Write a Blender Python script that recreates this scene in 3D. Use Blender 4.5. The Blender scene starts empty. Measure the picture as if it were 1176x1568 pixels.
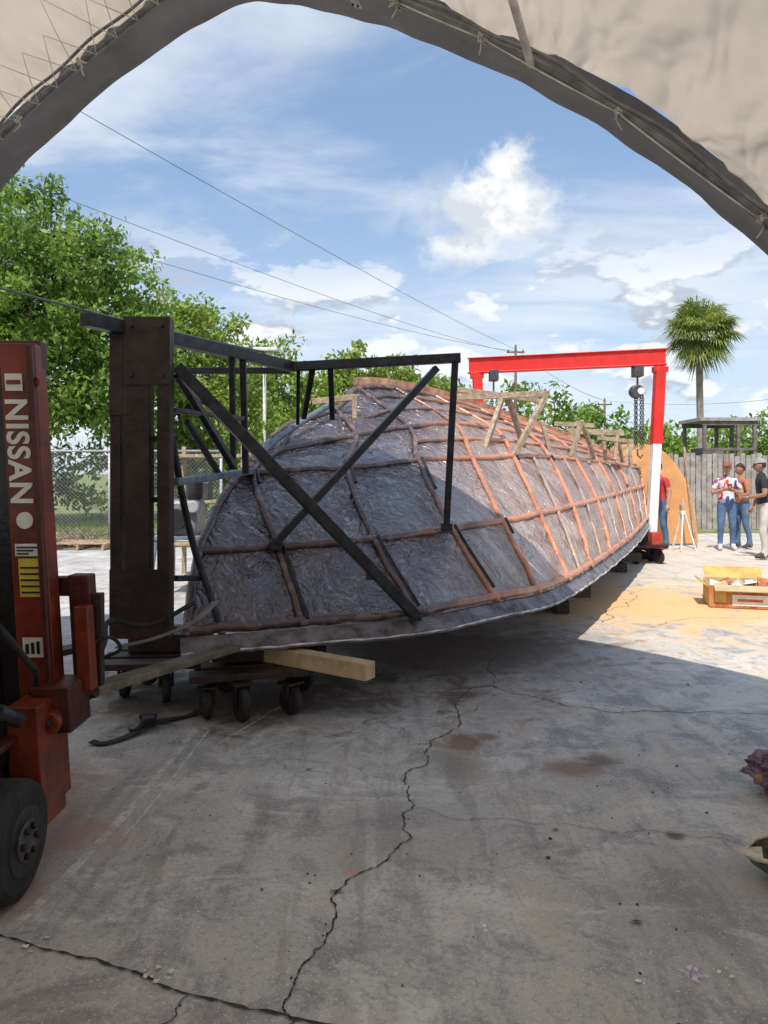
import bpy, bmesh, math, random
import numpy as np
from mathutils import Vector, Matrix, noise
random.seed(7); rng=np.random.default_rng(7)
scene=bpy.context.scene
COL=scene.collection

# ------------------------------------------------------------------ helpers
def new_mat(name):
    m=bpy.data.materials.new(name); m.use_nodes=True
    nt=m.node_tree; b=nt.nodes['Principled BSDF']
    return m,nt,b
def M(name,col,rough=.6,metal=0.,var=.25,scale=8.,bump=.15,bscale=None,col2=None,spec=.4,lo=.35,hi=.65):
    m,nt,b=new_mat(name); N=nt.nodes; L=nt.links
    tc=N.new('ShaderNodeTexCoord'); n=N.new('ShaderNodeTexNoise'); n.inputs['Scale'].default_value=scale
    n.inputs['Detail'].default_value=4; n.inputs['Roughness'].default_value=.65
    L.new(tc.outputs['Object'],n.inputs['Vector'])
    r=N.new('ShaderNodeValToRGB'); r.color_ramp.elements[0].position=lo; r.color_ramp.elements[1].position=hi
    a=[c*(1-var) for c in col]+[1]
    c2=list(col2)+[1] if col2 else [min(1,c*(1+var)) for c in col]+[1]
    r.color_ramp.elements[0].color=a; r.color_ramp.elements[1].color=c2
    L.new(n.outputs['Fac'],r.inputs['Fac']); L.new(r.outputs['Color'],b.inputs['Base Color'])
    b.inputs['Roughness'].default_value=rough; b.inputs['Metallic'].default_value=metal
    b.inputs['Specular IOR Level'].default_value=spec
    if bump>0:
        n2=N.new('ShaderNodeTexNoise'); n2.inputs['Scale'].default_value=bscale or scale*4; n2.inputs['Detail'].default_value=2
        L.new(tc.outputs['Object'],n2.inputs['Vector'])
        bp=N.new('ShaderNodeBump'); bp.inputs['Strength'].default_value=bump; bp.inputs['Distance'].default_value=.02
        L.new(n2.outputs['Fac'],bp.inputs['Height']); L.new(bp.outputs['Normal'],b.inputs['Normal'])
    return m
def empty(name,loc=(0,0,0),rz=0):
    e=bpy.data.objects.new(name,None); COL.objects.link(e); e.location=loc; e.rotation_euler=(0,0,rz); return e
def obj(name,verts,faces,mat=None,parent=None,smooth=False,mats=None,midx=None):
    me=bpy.data.meshes.new(name); me.from_pydata([tuple(v) for v in verts],[],faces); me.update()
    if mats:
        for q in mats: me.materials.append(q)
        if midx is not None: me.polygons.foreach_set('material_index',midx)
    elif mat: me.materials.append(mat)
    if smooth: me.polygons.foreach_set('use_smooth',[True]*len(me.polygons))
    o=bpy.data.objects.new(name,me); COL.objects.link(o)
    if parent: o.parent=parent
    return o
def bevel(o,w=.005,seg=2):
    b=o.modifiers.new('bevel','BEVEL'); b.width=w; b.segments=seg; b.limit_method='ANGLE'; return o
def box(name,c,s,mat,parent=None,rot=None,bv=.004):
    x,y,z=[q/2 for q in s]
    vs=[Vector((i*x,j*y,k*z)) for k in(-1,1) for j in(-1,1) for i in(-1,1)]
    R=rot if rot else Matrix.Identity(3)
    vs=[R@v+Vector(c) for v in vs]
    fs=[(0,2,3,1),(4,5,7,6),(0,1,5,4),(2,6,7,3),(0,4,6,2),(1,3,7,5)]
    o=obj(name,vs,fs,mat,parent)
    if bv: bevel(o,bv)
    return o
def beam(name,a,b,w,h,mat,parent=None,bv=.004):
    a=Vector(a);b=Vector(b);d=b-a;L=d.length;d.normalize()
    up=Vector((0,0,1)) if abs(d.z)<.95 else Vector((0,1,0))
    s=d.cross(up).normalized(); u=s.cross(d).normalized()
    R=Matrix((s,d,u)).transposed()
    return box(name,(a+b)/2,(w,L,h),mat,parent,R,bv)
def sweep_data(pts,r,n=8,sect=None,normals=None,cap=True):
    pts=[Vector(p) for p in pts]; V=[];F=[]
    rs=r if isinstance(r,(list,tuple)) else [r]*len(pts)
    prev=None
    for i,p in enumerate(pts):
        t=(pts[min(i+1,len(pts)-1)]-pts[max(i-1,0)]).normalized()
        if normals: u=normals[i]; u=(u-t*u.dot(t)).normalized()
        else:
            if prev is None:
                up=Vector((0,0,1)) if abs(t.z)<.9 else Vector((0,1,0))
                u=(up-t*up.dot(t)).normalized()
            else: u=(prev-t*prev.dot(t)).normalized()
        prev=u; s=t.cross(u)
        if sect:
            for (a,b) in sect: V.append(p+s*a*rs[i]+u*b*rs[i])
        else:
            for k in range(n):
                an=2*math.pi*k/n; V.append(p+(s*math.cos(an)+u*math.sin(an))*rs[i])
    m=len(sect) if sect else n
    for i in range(len(pts)-1):
        for k in range(m):
            F.append((i*m+k,i*m+(k+1)%m,(i+1)*m+(k+1)%m,(i+1)*m+k))
    if cap:
        F.append(tuple(range(m))[::-1]); F.append(tuple((len(pts)-1)*m+k for k in range(m)))
    return V,F
def tube(name,pts,r,mat,parent=None,n=8,smooth=True):
    V,F=sweep_data(pts,r,n); return obj(name,V,F,mat,parent,smooth)
def merge(parts):
    V=[];F=[]
    for v,f in parts:
        o=len(V); V+=list(v); F+=[tuple(i+o for i in q) for q in f]
    return V,F
def cyl(name,a,b,r,mat,parent=None,n=24,bv=.006):
    V,F=sweep_data([a,b],r,n); o=obj(name,V,F,mat,parent,False)
    if bv: bevel(o,bv,2)
    for p in o.data.polygons:
        if len(p.vertices)==4: p.use_smooth=True
    return o
def cr(p0,p1,p2,p3,t):
    return .5*((2*p1)+(-p0+p2)*t+(2*p0-5*p1+4*p2-p3)*t*t+(-p0+3*p1-3*p2+p3)*t*t*t)
def spl(P,u):
    n=len(P); i=min(max(int(math.floor(u)),0),n-2); t=u-i
    a=P[i-1] if i>0 else P[0]*2-P[1]; d=P[i+2] if i+2<n else P[n-1]*2-P[n-2]
    return cr(a,P[i],P[i+1],d,t)

# ------------------------------------------------------------------ camera
cam=bpy.data.cameras.new('camera'); co=bpy.data.objects.new('camera',cam); COL.objects.link(co)
co.location=(0,0,1.5); co.rotation_euler=(math.radians(90),0,0)
cam.lens=26; cam.sensor_width=36; cam.sensor_fit='AUTO'; cam.shift_y=-0.0376
cam.clip_end=2000; cam.clip_start=.05; scene.camera=co
scene.view_settings.view_transform='Standard'; scene.view_settings.look='None'
scene.view_settings.exposure=0; scene.view_settings.gamma=1

# ------------------------------------------------------------------ light + sky
sd=Vector((.2,.64,-1.0))
sun=bpy.data.lights.new('sun','SUN'); so=bpy.data.objects.new('sun',sun); COL.objects.link(so)
sun.energy=5.0; sun.angle=math.radians(.5); sun.color=(1,.93,.84)
so.rotation_euler=sd.to_track_quat('-Z','Y').to_euler(); so.location=(-5,-10,20)
el=math.atan2(1,math.hypot(.2,.64))
w=bpy.data.worlds.new('World'); scene.world=w; w.use_nodes=True
nt=w.node_tree; N=nt.nodes; L=nt.links; bg=N['Background']; bg.inputs['Strength'].default_value=.15
sky=N.new('ShaderNodeTexSky'); sky.sky_type='NISHITA'; sky.sun_disc=False
sky.sun_elevation=el; sky.sun_rotation=math.atan2(-.2,-.64); sky.air_density=1.0; sky.dust_density=.8; sky.ozone_density=2.0
tc=N.new('ShaderNodeTexCoord')
def math_n(op,a,b=None,c=None,clamp=False):
    n=N.new('ShaderNodeMath'); n.operation=op; n.use_clamp=clamp
    for i,q in enumerate((a,b,c)):
        if q is None: continue
        if isinstance(q,(int,float)): n.inputs[i].default_value=q
        else: L.new(q,n.inputs[i])
    return n.outputs[0]
def ramp(fac,p0,p1):
    n=N.new('ShaderNodeMapRange'); n.interpolation_type='SMOOTHSTEP'
    n.inputs['From Min'].default_value=p0; n.inputs['From Max'].default_value=p1; L.new(fac,n.inputs['Value']); return n.outputs[0]
def mixc(fac,a,b):
    n=N.new('ShaderNodeMix'); n.data_type='RGBA'
    if isinstance(fac,float): n.inputs[0].default_value=fac
    else: L.new(fac,n.inputs[0])
    for i,q in ((6,a),(7,b)):
        if isinstance(q,tuple): n.inputs[i].default_value=q
        else: L.new(q,n.inputs[i])
    return n.outputs[2]
sep=N.new('ShaderNodeSeparateXYZ'); L.new(tc.outputs['Generated'],sep.inputs[0])
zz=math_n('ADD',math_n('MAXIMUM',sep.outputs[2],0.0),.12)
cx=N.new('ShaderNodeCombineXYZ'); L.new(math_n('DIVIDE',sep.outputs[0],zz),cx.inputs[0]); L.new(math_n('DIVIDE',sep.outputs[1],zz),cx.inputs[1])
def noise_n(vec,scale,detail=4,rough=.6,dist=0.,mscale=(1,1,1),rot=0,loc=(0,0,0)):
    mp=N.new('ShaderNodeMapping'); mp.inputs['Scale'].default_value=mscale; mp.inputs['Rotation'].default_value=(0,0,rot); mp.inputs['Location'].default_value=loc
    L.new(vec,mp.inputs[0]); n=N.new('ShaderNodeTexNoise'); n.inputs['Scale'].default_value=scale; n.inputs['Detail'].default_value=detail
    n.inputs['Roughness'].default_value=rough; n.inputs['Distortion'].default_value=dist; L.new(mp.outputs[0],n.inputs['Vector']); return n.outputs['Fac']
S=6.6
G_=tc.outputs['Generated']
cir=noise_n(cx.outputs[0],1.0,6,.58,.5,(1.0,1.7,1),math.radians(25),(3.1,1.2,0))
cir2=noise_n(cx.outputs[0],.55,2,.5,.2,(1,1,1),0,(7.7,2.2,0))
cirm=math_n('MULTIPLY',ramp(math_n('ADD',cir,math_n('MULTIPLY',math_n('SUBTRACT',cir2,.5),.8)),.34,.68),.82)
hz=math_n('MULTIPLY',ramp(math_n('MULTIPLY',sep.outputs[2],-1.0),-.42,.0),.48)
cum=noise_n(G_,7.5,7,.60,.1,(1,1,2.4),0,(2.3,1.4,2.0))
band=math_n('MULTIPLY',ramp(sep.outputs[2],.01,.06),ramp(math_n('MULTIPLY',sep.outputs[2],-1.0),-.34,-.20))
cumm=math_n('MULTIPLY',ramp(cum,.49,.56),math_n('MULTIPLY',band,.92))
shade=noise_n(G_,7.5,4,.58,.1,(1,1,2.4),0,(2.3,1.4,2.09))
nblob=noise_n(G_,15,8,.62,.25,(1,1,1.2),0,(2,3,4))
nb2=noise_n(G_,15,4,.58,.25,(1,1,1.2),0,(2,3,4.3))
def blob(c,sc,r0,r1,a_=.17):
    vm=N.new('ShaderNodeVectorMath'); vm.operation='SUBTRACT'; L.new(G_,vm.inputs[0]); vm.inputs[1].default_value=Vector(c).normalized()
    v2=N.new('ShaderNodeVectorMath'); v2.operation='MULTIPLY'; L.new(vm.outputs[0],v2.inputs[0]); v2.inputs[1].default_value=sc
    v3=N.new('ShaderNodeVectorMath'); v3.operation='LENGTH'; L.new(v2.outputs[0],v3.inputs[0])
    dd=math_n('ADD',v3.outputs['Value'],math_n('MULTIPLY',math_n('SUBTRACT',nblob,.5),a_))
    return ramp(math_n('MULTIPLY',dd,-1.0),-r1,-r0)
b1=blob((.155,1,.365),(1,1,1.9),.045,.098)
b2=blob((.10,1,.305),(1,1,2.6),.015,.080)
b4=blob((.165,1,.41),(1,1,1.5),.015,.055)
b3=blob((.10,1,.36),(1,1,2.4),.03,.13)
big=math_n('MAXIMUM',math_n('MAXIMUM',math_n('MAXIMUM',b1,b4),math_n('MULTIPLY',b2,.92)),math_n('MULTIPLY',b3,.45))
c=mixc(.34,sky.outputs[0],(.46*S,.70*S,1.06*S,1))
c=mixc(cirm,c,(.86*S,.92*S,1.0*S,1))
c=mixc(hz,c,(.84*S,.92*S,1.02*S,1))
cumcol=mixc(ramp(math_n('SUBTRACT',shade,cum),-.05,.05),(1.0*S,1.02*S,1.05*S,1),(.54*S,.60*S,.70*S,1))
c=mixc(cumm,c,cumcol)
bigcol=mixc(ramp(math_n('SUBTRACT',nb2,nblob),-.10,.16),(1.06*S,1.06*S,1.05*S,1),(.72*S,.77*S,.84*S,1))
c=mixc(big,c,bigcol)
L.new(c,bg.inputs['Color'])

# ------------------------------------------------------------------ ground
def plane(name,x0,x1,y0,y1,z,mat):
    return obj(name,[(x0,y0,z),(x1,y0,z),(x1,y1,z),(x0,y1,z)],[(0,1,2,3)],mat)
grass_m=M('grass_dirt',(.14,.19,.05),.95,0,.4,1.2,.6,30,col2=(.26,.28,.11))
plane('ground',-900,900,-300,1500,0,grass_m)
m,nt,b=new_mat('concrete'); N=nt.nodes; L=nt.links
tc=N.new('ShaderNodeTexCoord'); P=tc.outputs['Object']
n1=noise_n(P,.55,4,.6,.3); n2=noise_n(P,3.0,7,.72,.6); n3=noise_n(P,45,4,.75); n4=noise_n(P,1.6,7,.75,1.2,(1,1.6,1),.5,(4,4,0)); n5=noise_n(P,150,2,.5); n6=noise_n(P,1.5,5,.7,.4,(5,.7,1),-.55,(9,1,0))
c=mixc(ramp(n1,.3,.7),(.385,.37,.355,1),(.52,.51,.495,1))
c=mixc(math_n('MULTIPLY',ramp(n2,.47,.62),.66),c,(.225,.215,.21,1))
c=mixc(math_n('MULTIPLY',ramp(n4,.50,.62),.50),c,(.70,.69,.67,1))
c=mixc(math_n('MULTIPLY',ramp(n6,.50,.64),.45),c,(.21,.20,.195,1))
c=mixc(math_n('MULTIPLY',ramp(n3,.48,.66),.42),c,(.18,.17,.165,1))
c=mixc(math_n('MULTIPLY',ramp(n5,.60,.70),.6),c,(.78,.77,.75,1))
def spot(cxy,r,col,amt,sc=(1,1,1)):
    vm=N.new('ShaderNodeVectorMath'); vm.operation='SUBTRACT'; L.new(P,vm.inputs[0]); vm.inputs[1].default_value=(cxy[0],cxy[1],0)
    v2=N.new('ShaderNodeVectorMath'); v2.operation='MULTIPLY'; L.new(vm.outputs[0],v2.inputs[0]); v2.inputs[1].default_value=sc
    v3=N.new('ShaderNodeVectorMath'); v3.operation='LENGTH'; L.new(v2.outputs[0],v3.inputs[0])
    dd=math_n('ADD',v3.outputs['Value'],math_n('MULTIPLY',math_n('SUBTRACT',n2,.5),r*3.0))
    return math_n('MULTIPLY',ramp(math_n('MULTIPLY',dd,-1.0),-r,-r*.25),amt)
for cxy,r,col,amt,sc in [((5.5,12),9.0,(.70,.58,.42,1),.45,(1,.8,1)),((.46,4.12),.15,(.17,.08,.04,1),.85,(1,.8,1)),((.58,4.2),.09,(.14,.06,.03,1),.7,(1,1,1)),
        ((.98,3.75),.22,(.21,.12,.07,1),.75,(1,1.4,1)),((1.13,3.85),.12,(.12,.08,.06,1),.7,(1,1,1)),((.38,3.85),.2,(.27,.20,.15,1),.55,(1,.5,1)),
        ((.7,4.9),.6,(.30,.23,.18,1),.5,(1,.8,1)),((.1,3.1),.5,(.25,.24,.235,1),.4,(1,1,1)),((1.1,2.6),.5,(.25,.24,.235,1),.35,(1,1,1)),
        ((1.2,3.05),.05,(.08,.07,.06,1),.8,(1,1,1)),((-.12,2.77),.035,(.5,.28,.27,1),.8,(1,1.5,1)),
        ((3.3,8.4),2.2,(.72,.43,.17,1),.8,(.8,1,1)),((-.9,5.0),1.2,(.08,.065,.06,1),.9,(.7,1.2,1)),((-1.55,2.9),.6,(.30,.17,.13,1),.7,(1.4,.6,1)),((0.5,6.2),1.5,(.14,.11,.10,1),.8,(.7,1,1))]:  # dark spots under the hull paint its shade into the concrete
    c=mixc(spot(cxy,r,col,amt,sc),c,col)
L.new(c,b.inputs['Base Color']); b.inputs['Roughness'].default_value=.8; b.inputs['Specular IOR Level'].default_value=.3
bp=N.new('ShaderNodeBump'); bp.inputs['Strength'].default_value=.35; bp.inputs['Distance'].default_value=.008
L.new(noise_n(P,38,2,.7),bp.inputs['Height']); L.new(bp.outputs[0],b.inputs['Normal'])
conc=m
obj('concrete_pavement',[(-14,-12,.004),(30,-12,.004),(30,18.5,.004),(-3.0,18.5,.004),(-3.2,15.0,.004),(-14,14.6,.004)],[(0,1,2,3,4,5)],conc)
# cracks
dark=M('crack_dark',(.045,.038,.034),.95,0,.3,20,0)
def jag(pts,depth,amp):
    pts=[Vector((p[0],p[1],0)) for p in pts]
    for _ in range(depth):
        q=[pts[0]]
        for a,b_ in zip(pts,pts[1:]):
            d=b_-a; m_=(a+b_)/2+Vector((-d.y,d.x,0))*random.uniform(-amp,amp); q+=[m_,b_]
        pts=q
    return pts
def crack(pts,wd,depth=4,amp=.16):
    pts=jag(pts,depth,amp); V=[];F=[]
    for i,p in enumerate(pts):
        t=(pts[min(i+1,len(pts)-1)]-pts[max(i-1,0)]).normalized(); s=Vector((-t.y,t.x,0))
        ww=wd*random.uniform(.25,1.4)
        V+=[p+s*ww/2+Vector((0,0,.0085)),p-s*ww/2+Vector((0,0,.0085))]
    for i in range(len(pts)-1): F.append((2*i,2*i+1,2*i+3,2*i+2))
    return V,F
cr_main=[(.965,6.17),(.747,5.22),(.465,4.78),(.395,4.30),(.231,3.90),(.102,3.61),(.138,3.33),(.118,3.03),(-.069,2.78),(-.168,2.44),(-.257,2.19),(-.245,2.01),(-.3,1.6)]
parts=[crack(cr_main,.0065,5,.17),
 crack([(-1.8,2.58),(-1.24,2.39),(-1.02,2.31),(-.761,2.22),(-.558,2.12),(-.192,2.01),(.3,1.85),(1.2,1.6)],.010,4,.05),
 crack([(.747,5.22),(1.149,4.78),(1.69,4.65),(2.38,4.59),(3.6,4.4)],.007,5),
 crack([(.138,3.3),(.54,3.2),(.858,3.115),(1.22,3.06),(1.53,2.95),(2.2,2.9)],.0028,5),
 crack([(.395,4.3),(.5,4.6),(.75,5.0)],.003),crack([(-.558,2.12),(-.62,1.98),(-.7,1.8)],.004),crack([(.1,3.6),(-.5,3.75),(-.9,4.3)],.0018,5,.2),
 crack([(-1.9,3.3),(-1.1,3.5),(-.5,4.1)],.0015,5,.2),crack([(.47,4.78),(.0,5.1),(-.6,5.6)],.004),
 crack([(1.7,7.0),(2.4,8.0),(3.4,9.5)],.006,5),crack([(2.6,7.2),(4.5,7.6),(7,7.2)],.006,5)]
V,F=merge(parts); obj('pavement_crack',V,F,dark)
scm,nt,b=new_mat('scuff_pale'); N=nt.nodes;L=nt.links
tc=N.new('ShaderNodeTexCoord'); nn=noise_n(tc.outputs['Object'],9,7,.75)
mx=N.new('ShaderNodeMixShader'); tr=N.new('ShaderNodeBsdfTransparent'); b.inputs['Base Color'].default_value=(.80,.79,.76,1); b.inputs['Roughness'].default_value=.9
L.new(math_n('MULTIPLY',ramp(nn,.36,.62),.6),mx.inputs[0]); L.new(tr.outputs[0],mx.inputs[1]); L.new(b.outputs[0],mx.inputs[2]); L.new(mx.outputs[0],N['Material Output'].inputs['Surface'])
def strip(pts,wd,z):
    V=[];F=[];pts=[Vector((p[0],p[1],z)) for p in pts]
    for i,p in enumerate(pts):
        t=(pts[min(i+1,len(pts)-1)]-pts[max(i-1,0)]).normalized(); s=Vector((-t.y,t.x,0)); V+=[p+s*wd/2,p-s*wd/2]
    for i in range(len(pts)-1): F.append((2*i,2*i+1,2*i+3,2*i+2))
    return V,F
V,F=merge([strip([(-1.1,4.35),(-1.12,3.4),(-1.16,2.9),(-1.20,2.55),(-1.25,2.3)],.04,.0065),strip([(-1.02,4.3),(-1.04,3.5),(-1.07,3.0)],.015,.0065),strip([(-.95,4.0),(-.6,4.9)],.015,.0065),strip([(-.35,3.9),(-.1,4.3)],.012,.0065)])
obj('floor_scuff_marks',V,F,scm)
deb=M('debris_brown',(.07,.05,.035),.9,0,.5,30,0)
V=[];F=[]
for i in range(260):
    x=random.uniform(-1.6,2.2); y=random.uniform(1.9,6.2); s=random.uniform(.0015,.005)*(1 if random.random()<.95 else 1.8)
    bm=bmesh.new(); bmesh.ops.create_icosphere(bm,subdivisions=1,radius=s)
    o_=len(V)
    for v in bm.verts: V.append(Vector((x+v.co.x*random.uniform(.7,1.5),y+v.co.y*random.uniform(.7,1.4),.004+max(0,s*.5+v.co.z*.6))))
    for f in bm.faces: F.append(tuple(v.index+o_ for v in f.verts))
    bm.free()
obj('gravel_debris',V,F,deb)
pap=M('flake_white',(.7,.68,.66),.8,0,.2,20,0)
V=[];F=[]
for (x,y,n,sp) in [(-.66,2.2,12,.03),(1.02,2.21,5,.02),(.33,2.42,2,.01),(-1.1,2.3,4,.03),(.75,2.15,2,.01)]+[(random.uniform(-1,1.5),random.uniform(2,5),1,.01) for _ in range(60)]:
    for i in range(n):
        a=random.uniform(0,6.28); s=random.uniform(.003,.012 if n>1 else .005); X=x+random.gauss(0,sp);Y=y+random.gauss(0,sp); o_=len(V); k=5
        for j in range(k): V.append(Vector((X+math.cos(a+j*1.256)*s*random.uniform(.5,1.4),Y+math.sin(a+j*1.256)*s*random.uniform(.5,1.2),.008+random.uniform(0,.006))))
        F.append(tuple(range(o_,o_+k)))
obj('paint_flakes',V,F,pap)
lf=M('leaf_brown',(.10,.06,.03),.9)
for (x,y,l) in [(-.38,3.73,.025),(-.17,2.64,.03),(.84,2.46,.025),(.72,3.1,.02)]:
    obj('fallen_leaf',[(x-l,y,.010),(x,y-.01,.016),(x+l,y+.004,.010),(x,y+.012,.009)],[(0,1,2,3)],lf)
pl=M('crumpled_plastic_lilac',(.6,.52,.64),.5)
V=[];F=[]
for i in range(22):
    x=.92+random.gauss(0,.022); y=2.2+random.gauss(0,.012); o_=len(V)
    for j in range(3): V.append(Vector((x+random.gauss(0,.008),y+random.gauss(0,.008),.008+random.uniform(0,.015))))
    F.append((o_,o_+1,o_+2))
obj('crumpled_wrapper',V,F,pl)

# ------------------------------------------------------------------ tent
tent=empty('fabric_shelter_tent')
A0=Vector((-.76,4.95,0)); U=Vector((.942,-.336,0)); Wd=Vector((-.336,-.942,0))
prof=[(-3.95,0),(-3.93,1.0),(-3.8,1.9),(-3.5,2.55),(-3.0,3.12),(-2.5,3.52),(-2,3.88),(-1.5,4.17),(-1,4.42),(-.5,4.64),(-.2,4.70),(0,4.69),(.5,4.51),(1,4.27),(1.5,3.965),(2,3.62),(2.5,3.20),(3.0,2.70),(3.4,2.15),(3.65,1.4),(3.75,.7),(3.78,0)]
PV=[Vector((a,b_,0)) for a,b_ in prof]
NP=190
pf=[spl(PV,i*(len(PV)-1)/(NP-1)) for i in range(NP)]
for _ in range(10): pf=[pf[0]]+[(pf[i-1]+pf[i]*2+pf[i+1])/4 for i in range(1,NP-1)]+[pf[-1]]
cen=Vector((-.1,1.2,0))
def tentpt(p,t,inset=0):
    q=p+(cen-p).normalized()*inset
    return A0+U*q.x+Wd*t+Vector((0,0,q.y))
fm,nt,b=new_mat('shelter_fabric'); N=nt.nodes;L=nt.links
tc=N.new('ShaderNodeTexCoord'); n1=noise_n(tc.outputs['Object'],1.2,4,.6,.5,(1,1,1)); n2=noise_n(tc.outputs['Object'],2.2,2,.5,.5,(1.4,.4,1.4),-.35)
col=mixc(ramp(n1,.3,.7),(.60,.53,.45,1),(.80,.76,.69,1)); L.new(col,b.inputs['Base Color']); b.inputs['Roughness'].default_value=.6
tl=N.new('ShaderNodeBsdfTranslucent'); tl.inputs[0].default_value=(.78,.68,.56,1); mx=N.new('ShaderNodeMixShader'); mx.inputs[0].default_value=.32
bp=N.new('ShaderNodeBump'); bp.inputs['Strength'].default_value=1.0; bp.inputs['Distance'].default_value=.14; L.new(n2,bp.inputs['Height'])
L.new(bp.outputs[0],b.inputs['Normal']); L.new(bp.outputs[0],tl.inputs['Normal'])
L.new(b.outputs[0],mx.inputs[1]); L.new(tl.outputs[0],mx.inputs[2]); L.new(mx.outputs[0],N['Material Output'].inputs['Surface'])
hem=M('hem_grey',(.25,.25,.265),.6,0,.18,2,.4,6)
ts=[.36+i*.1 for i in range(88)]
V=[];F=[]
for j,t in enumerate(ts):
    ph=((t-.36)%2.2)/2.2
    for i,p in enumerate(pf):
        arc=i*.068
        ins=-.05+.10*math.sin(ph*math.pi)*(.5 if p.y>1.5 else .1)
        ins+=.05*noise.noise(Vector((p.x*1.6,t*1.4,p.y*1.6)))
        pl_=math.exp(-((t-.36)%2.2)*1.1)+math.exp(-(2.2-(t-.36)%2.2)*1.1)
        ins+=.048*pl_*(abs(noise.noise(Vector((arc*4.0+t*.6,t*.5,3.0))))*2-.5)
        V.append(tentpt(p,t,ins))
for j in range(len(ts)-1):
    for i in range(NP-1): a=j*NP+i; F.append((a,a+1,a+NP+1,a+NP))
obj('roof_fabric',V,F,fm,tent,True)
ths=[-.03,0,.03,.07,.12,.17,.23,.29,.36,.38]
V=[];F=[]
for j,t in enumerate(ths):
    for i,p in enumerate(pf):
        ins=.022*noise.noise(Vector((p.x*3.5+t*6,t*4,p.y*3.5)))+(.02 if j==0 else 0)-.05*(t/.38)
        tt=t+ .010*noise.noise(Vector((p.x*2.2,1.7,p.y*2.2)))
        k_=min(1,max(0,(p.x+1.3)/1.6)); k_=k_*k_*(3-2*k_)
        tt=tt*(.72+.28*k_)+.10*(1-k_)
        V.append(tentpt(p,tt,ins))
for j in range(len(ths)-1):
    for i in range(NP-1): a=j*NP+i; F.append((a,a+1,a+NP+1,a+NP))
obj('front_hem',V,F,hem,tent,True)
pipe=M('galvanised_pipe',(.20,.20,.21),.45,.5,.3,10,.1)
pipew=M('white_pipe',(.6,.58,.55),.5)
for t in (.40,2.6,4.8,7.0,9.0):
    tube('hoop',[tentpt(p,t,.045) for p in pf],.024,pipe,tent,10)
tube('hoop_cable',[tentpt(p,.47,.03+.012*math.sin(i*.6)) for i,p in enumerate(pf)],.011,pipe,tent,6)
for d in (-2.25,1.82):
    p=min(pf,key=lambda q:abs(q.x-d))
    tube('purlin',[tentpt(p,.42,.07),tentpt(p,9,.07)],.021,pipew,tent,8)
cord=M('cord',(.6,.58,.52),.8)
parts=[]
for i in range(40,95,3):
    p=pf[i]; q=pf[min(i+4,NP-1)]; h_=.38+random.uniform(.30,.6)
    a=tentpt(p,.40,.07); b_=tentpt(q,h_,.06); c_=tentpt(pf[min(i+6,NP-1)],.40,.07)
    parts.append(sweep_data([a,(a+b_)/2+Vector((0,0,-.015)),b_,(b_+c_)/2,c_],.0028,5))
for (i0,i1) in ((98,112),(112,118),(118,127),(127,140),(140,152)):
    a=tentpt(pf[i0],.42,.06); b_=tentpt(pf[i1],.42,.06)
    parts.append(sweep_data([a.lerp(b_,k/8)+Wd*.10*math.sin(k/8*math.pi)+Vector((0,0,-.05*math.sin(k/8*math.pi))) for k in range(9)],.0045,5))
for i in (46,58,68,98,112,118,127,140,152):
    p=pf[i]; a=tentpt(p,.42,.06)
    for k in range(8):
        ring=[a+Vector((random.gauss(0,.014),random.gauss(0,.014),random.gauss(0,.018))) for _ in range(4)]
        parts.append(sweep_data(ring,.0065,5))
    parts.append(sweep_data([a,a+Vector((random.uniform(-.02,.02),0,-.04)),a+Vector((random.uniform(-.03,.03),0,-.09))],.004,5))
V,F=merge(parts); obj('lacing_cord',V,F,cord,tent,True)
k_=112; p=pf[k_]; c0=tentpt(p,.22,.02); t0=(pf[k_+1]-pf[k_-1]); ax=(U*t0.x+Vector((0,0,t0.y))).normalized(); nr=ax.cross(Wd).normalized()
if nr.z>0: nr=-nr
c0=c0+nr*.03
R=Matrix((ax,Wd,nr)).transposed()
box('bracket',c0,(.06,.08,.012),pipew,tent,R)
for dx in (-.018,.018): box('bracket_bolt',c0+ax*dx+nr*.010,(.012,.012,.02),dark,tent,R)

# ------------------------------------------------------------------ hull mould
ctrl=[
 [(-1.24,4.5,.506),(-.516,4.75,.514),(.23,5.0,.528),(.836,5.5,.545),(1.235,5.9,.54),(1.62,6.5,.553),(2.07,7.4,.555),(2.636,8.6,.56),(3.286,10,.575),(3.96,11.5,.616),(4.617,13,.696)],
 [(-1.247,4.9,.98),(-.749,5.2,.981),(-.078,5.5,1.004),(.536,5.95,1.053),(1.018,6.4,1.08),(1.486,7.1,1.111),(2.028,8.0,1.147),(2.633,9.2,1.175),(3.265,10.5,1.203),(3.965,12,1.235),(4.653,13.3,1.265)],
 [(-1.177,5.6,1.40),(-1.04,5.9,1.5),(-.312,6.3,1.54),(.312,6.8,1.614),(.876,7.4,1.644),(1.427,8.2,1.681),(2.026,9.1,1.693),(2.631,10.2,1.689),(3.264,11.3,1.68),(3.942,12.5,1.655),(4.685,13.6,1.596)],
 [(-1.076,6.0,1.569),(-.936,6.5,1.689),(-.27,7.1,1.857),(.252,7.7,1.976),(.794,8.4,2.057),(1.357,9.2,2.053),(1.98,10.1,2.017),(2.624,11,1.957),(3.286,12,1.892),(3.954,12.9,1.785),(4.647,13.7,1.633)],
 [(-1.054,6.9,1.823),(-.878,7.2,1.99),(-.524,7.8,2.182),(-.319,8.4,2.48),(.094,8.9,2.53),(.611,9.6,2.518),(1.33,10.6,2.436),(2.154,11.5,2.282),(2.98,12.4,2.124),(3.813,13.2,1.908),(4.629,13.9,1.672)]]
G=[[Vector(p) for p in row] for row in ctrl]
def S_(u,v): return spl([spl(row,u) for row in G],v)
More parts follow.
